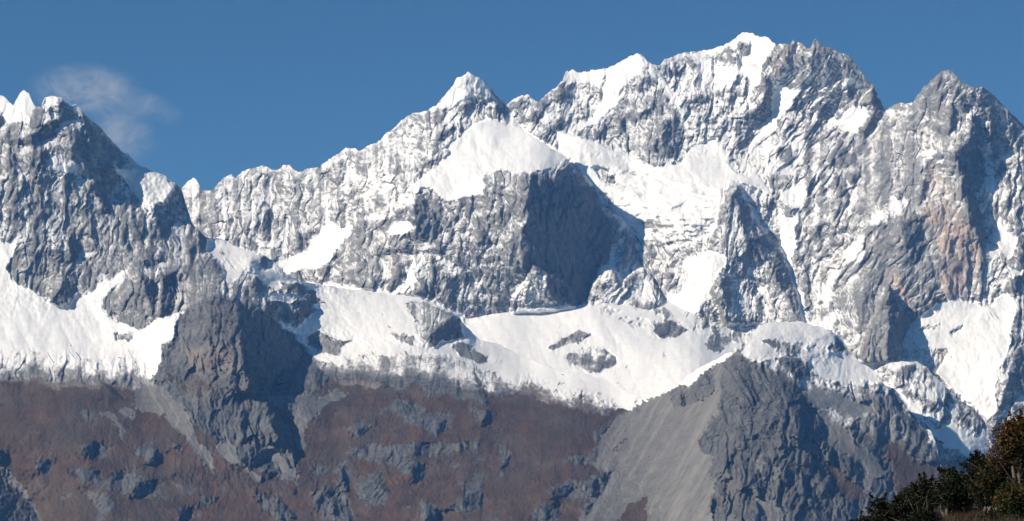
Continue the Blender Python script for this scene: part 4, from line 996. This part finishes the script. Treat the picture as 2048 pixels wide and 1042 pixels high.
def tube_mesh(name, paths, mat, sides=6):
    vs = []; fs = []
    for pts, rad in paths:
        base = len(vs); pts = np.array(pts, float)
        for i, p in enumerate(pts):
            d = pts[min(i + 1, len(pts) - 1)] - pts[max(i - 1, 0)]; d /= np.linalg.norm(d) + 1e-9
            e = np.cross(d, [0.3, 1, 0.1]); e /= np.linalg.norm(e) + 1e-9; f = np.cross(d, e)
            for q in range(sides):
                an = 2 * math.pi * q / sides
                vs.append(p + rad[i] * (math.cos(an) * e + math.sin(an) * f))
        for i in range(len(pts) - 1):
            for q in range(sides):
                q2 = (q + 1) % sides
                fs.append((base + i * sides + q, base + i * sides + q2, base + (i + 1) * sides + q2, base + (i + 1) * sides + q))
        fs.append(tuple(base + (len(pts) - 1) * sides + q for q in range(sides)))
    me = bpy.data.meshes.new(name); me.from_pydata([tuple(v) for v in vs], [], fs); me.materials.append(mat)
    for p in me.polygons: p.use_smooth = True
    return me

def shrub(u, v, ru, rv, D, n, label, orange=0.0, light=0.0, feather=0.3, seed=0, name='shrub', group='shrubs on the near hillside', dead=0.0):
    r = np.random.RandomState(seed + 300)
    k = D / FPX
    x, y, z = [float(t) for t in to_world(np.float64(u), np.float64(v), float(D))]
    g = float(hill_z(x, y))
    rx = ru * k; rz = rv * k
    root = bpy.data.objects.new(name, None); COL.objects.link(root)
    root.location = (x, y, g); root.empty_display_size = .5
    root['label'] = label; root['category'] = 'shrub' if name == 'shrub' else 'tree'; root['group'] = group
    cz = z - g                                    # crown centre above the base
    nb = int(11 + 26 * rx * rz)
    P_ = []
    while len(P_) < nb:                           # leafy boughs fill an uneven crown
        q = r.uniform(-1, 1, 3)
        if 0.25 < np.linalg.norm(q) < 1: P_.append(q)
    P_ = np.array(P_)
    P_ *= (0.62 + 0.30 * r.rand(nb))[:, None]
    B3 = P_ * np.array([rx, rx * .9, rz]) + np.array([0, 0, cz])
    rb = (0.17 + 0.15 * r.rand(nb)) * min(1.25, math.sqrt(rx * rz) * 1.4 + .25)
    paths = []
    ns = 5
    stems = []
    for i in range(ns):
        a = 2 * math.pi * i / ns + r.rand()
        top = np.array([math.cos(a) * rx * .4, math.sin(a) * rx * .4, max(cz * .75, .25)])
        st = np.array([math.cos(a) * .08, math.sin(a) * .08, -.15])
        pts = [st + (top - st) * t + np.array([math.sin(4 * t + i) * .05, math.cos(3 * t + i) * .05, 0]) * (t > 0) for t in np.linspace(0, 1, 5)]
        paths.append((pts, list(np.linspace(.055, .022, 5) * (1 + rx * .4)))); stems.append(pts)
    for i in range(nb):
        s_ = stems[i % ns]; j = r.randint(2, 5)
        p0 = s_[j - 1] * .5 + s_[j] * .5 if j < 5 else s_[4]
        mid = (p0 + B3[i]) * .5 + r.normal(size=3) * .05
        paths.append(([p0, mid, B3[i]], [.02, .013, .006]))
        for t in range(3):
            e = B3[i] + r.normal(size=3) * rb[i] * np.array([1, 1, .9]) + np.array([0, 0, rb[i] * .4])
            paths.append(([B3[i], (B3[i] + e) / 2 + r.normal(size=3) * .015, e], [.007, .005, .0025]))
    tm = tube_mesh('trunk', paths, BARK, 5)
    to = bpy.data.objects.new('trunk', tm); COL.objects.link(to); to.parent = root
    # leaves: on the boughs' shells, plus twig sprays that break the outline
    w = rb ** 2; w /= w.sum()
    idx = r.choice(nb, n, p=w)
    d = r.normal(size=(n, 3)); d /= np.linalg.norm(d, axis=1)[:, None]
    rad = rb[idx] * np.clip(r.normal(.86, .20, n), .15, 1.5)
    C = B3[idx] + d * rad[:, None] * np.array([1.1, 1.1, .85])
    nf = int(n * feather)
    tw = r.randint(0, max(12, nb * 3), nf); tb = r.choice(nb, tw.max() + 1)
    td = r.normal(size=(tw.max() + 1, 3)) + np.array([0, 0, .9]); td /= np.linalg.norm(td, axis=1)[:, None]
    tl = rb[tb] * r.uniform(1.1, 1.9, len(tb))
    tt = r.uniform(.35, 1, nf)
    C[:nf] = B3[tb[tw]] + td[tw] * (tl[tw] * tt)[:, None] + r.normal(size=(nf, 3)) * (.045 * (1.25 - tt))[:, None]
    m = C[:, 2] > 0.02
    C = C[m]; idx = idx[m]; n = len(C)
    base = np.array([0.0085, 0.013, 0.005]) * (1 + light) + light * np.array([.014, .018, .0])
    col = base[None] * r.uniform(.55, 1.5, (n, 1)) * (0.7 + 0.6 * r.rand(nb)[idx])[:, None]
    if orange > 0:
        h = (C[:, 2] - cz) / rz - 0.55 * C[:, 0] / rx + .5 * (r.rand(nb)[idx] - .5)
        po = orange * smooth(-.25, .9, h)
        o_ = r.rand(n) < po
        col[o_] = np.array([0.13, 0.055, 0.010]) * r.uniform(.45, 1.35, (o_.sum(), 1)) * np.array([1, 1, 1])
        o2 = r.rand(n) < .10
        col[o2] = np.array([0.05, 0.038, 0.01]) * r.uniform(.5, 1.3, (o2.sum(), 1))
    if dead > 0:
        o_ = r.rand(n) < dead
        col[o_] = np.array([0.05, 0.03, 0.018]) * r.uniform(.5, 1.5, (o_.sum(), 1))
    me = leaves_mesh('crown', C, 0.055, col, r, .2)
    co = bpy.data.objects.new('crown', me); COL.objects.link(co); co.parent = root
    return root
shrub(2058, 902, 84, 92, 58.5, 42000, 'tall dense evergreen at the right edge, its crown tipped with orange leaves', orange=.8, seed=1, name='tree', group='trees on the near hillside')
shrub(2005, 985, 58, 52, 59.5, 16000, 'dark green shrub directly below the orange tipped tree', orange=.12, seed=2, light=.15)
shrub(1930, 966, 48, 48, 61.5, 11000, 'feathery dark shrub with thin upright twigs, top breaking the skyline left of the tall tree', feather=.6, seed=3, dead=.15)
shrub(1848, 998, 50, 42, 61, 12000, 'rounded dark shrub, second from the left end of the near hillside', feather=.4, seed=4, orange=.05)
shrub(1786, 1030, 44, 34, 60.5, 9000, 'low dark shrub at the left end of the near hillside', seed=5, feather=.45)
shrub(2040, 1008, 50, 42, 57.0, 11000, 'yellowish green shrub in front of the tall tree at the right edge', light=1.0, seed=6, orange=.25)
shrub(1900, 985, 44, 30, 60.5, 8000, 'small dark shrub in the middle, above the bare reddish soil', seed=7, light=.2)
shrub(1735, 1052, 34, 20, 60, 4000, 'tiny dark shrub peeping over the bottom edge, leftmost of all', seed=8, feather=.5)
shrub(1968, 950, 30, 48, 60.5, 7000, 'narrow dark shrub between the feathery one and the tall tree', seed=9, feather=.4)
shrub(1838, 1046, 40, 22, 58.5, 6000, 'low dark shrub at the bottom edge left of the bare soil', seed=10, light=.1)
shrub(1985, 1048, 30, 16, 57.0, 3500, 'sparse green and brown shrub growing on the bare reddish soil', seed=11, light=.5, dead=.4)

def dry_grass():
    r = np.random.RandomState(77); n = 16000
    u = r.uniform(1720, 2120, n); D = r.uniform(56, 65, n)
    x = (u - CU) / FPX * D; y = D
    z = hill_z(x, y)
    me = bpy.data.meshes.new('dry_grass')
    h = r.uniform(.05, .22, n); a = r.uniform(0, 6.28, n); w = .006
    lean = r.normal(0, .05, (n, 2))
    p0 = np.stack([x - w * np.cos(a), y - w * np.sin(a), z - .02], 1); p1 = np.stack([x + w * np.cos(a), y + w * np.sin(a), z - .02], 1)
    p2 = np.stack([x + lean[:, 0], y + lean[:, 1], z + h], 1)
    me.vertices.add(3 * n); me.loops.add(3 * n); me.polygons.add(n)
    me.vertices.foreach_set('co', np.stack([p0, p1, p2], 1).astype(np.float32).ravel())
    me.loops.foreach_set('vertex_index', np.arange(3 * n, dtype=np.int32)); me.polygons.foreach_set('loop_start', np.arange(0, 3 * n, 3, dtype=np.int32))
    me.update(calc_edges=True)
    at = me.attributes.new('leaf_colour', 'FLOAT_COLOR', 'POINT')
    c = np.array([.07, .042, .03]) * r.uniform(.4, 1.4, (n, 1)); c[r.rand(n) < .25] = (.04, .05, .02)
    at.data.foreach_set('color', np.concatenate([np.repeat(c, 3, 0), np.ones((3 * n, 1))], 1).astype(np.float32).ravel())
    me.materials.append(LEAF)
    o = bpy.data.objects.new('dry_grass', me); COL.objects.link(o); o['kind'] = 'stuff'
    o['label'] = 'dry reddish grass on the bare patches between the shrubs'; o['category'] = 'grass'
dry_grass()

# ------------------------------------------------------------------ cloud behind the left peaks, and the air
def cloud():
    me = bpy.data.meshes.new('cloud')
    import bmesh
    bm = bmesh.new(); bmesh.ops.create_icosphere(bm, subdivisions=4, radius=1.0)
    bm.to_mesh(me); bm.free()
    o = bpy.data.objects.new('cloud', me)
    x, y, z = to_world(np.float64(225), np.float64(235), 15600.0)
    o.location = (float(x), float(y), float(z)); o.scale = (640, 420, 420)
    N = NT('cloud_mist'); N.t.nodes.remove(N.b)
    v = N.n('ShaderNodeVolumePrincipled'); N.l(v.outputs[0], N.out.inputs['Volume'])
    tc = N.n('ShaderNodeTexCoord')
    def blob(cx, cz, rx, rz, rot):
        m = N.n('ShaderNodeMapping'); m.vector_type = 'TEXTURE'
        N.l(tc.outputs['Object'], m.inputs[0])
        m.inputs['Location'].default_value = (cx, 0, cz); m.inputs['Rotation'].default_value = (0, rot, 0); m.inputs['Scale'].default_value = (rx, .8, rz)
        L = N.n('ShaderNodeVectorMath', operation='LENGTH'); N.l(m.outputs[0], L.inputs[0])
        return N.range(L.outputs['Value'], 1.0, 0.15)
    d = N.math('ADD', blob(-.25, .40, .62, .42, .05), N.math('MULTIPLY', blob(.1, -.25, .36, .5, -.35), .75))
    d = N.math('ADD', d, N.math('MULTIPLY', blob(.28, .18, .5, .22, .5), .4))
    nz = N.noise(tc.outputs['Object'], 2.4, 10, 0.74, 1.6)
    d = N.math('MULTIPLY', d, N.range(nz, 0.42, 0.64))
    N.l(N.math('MULTIPLY', d, 0.0070), v.inputs['Density'])
    v.inputs['Color'].default_value = (0.95, 0.93, 0.95, 1); v.inputs['Anisotropy'].default_value = 0.2
    me.materials.append(N.m); COL.objects.link(o)
    o['label'] = 'thin wispy pale cloud drifting behind the snowy peaks on the left'; o['category'] = 'cloud'
cloud()

def haze():
    me = bpy.data.meshes.new('haze')
    x0, x1, y0, y1, z0, z1 = -14500, 14500, -14500, 14500, -75, 2700
    vs = [(x, y, z) for x in (x0, x1) for y in (y0, y1) for z in (z0, z1)]
    me.from_pydata(vs, [], [(0, 1, 3, 2), (4, 6, 7, 5), (0, 4, 5, 1), (2, 3, 7, 6), (0, 2, 6, 4), (1, 5, 7, 3)])
    o = bpy.data.objects.new('haze', me); COL.objects.link(o); o['kind'] = 'stuff'
    N = NT('haze_air'); N.t.nodes.remove(N.b)
    v = N.n('ShaderNodeVolumePrincipled'); N.l(v.outputs[0], N.out.inputs['Volume'])
    v.inputs['Color'].default_value = (0.15, 0.42, 1.0, 1); v.inputs['Absorption Color'].default_value = (1, 1, 1, 1); v.inputs['Density'].default_value = 2.5e-5
    v.inputs['Anisotropy'].default_value = 0.0
    me.materials.append(N.m)
haze()
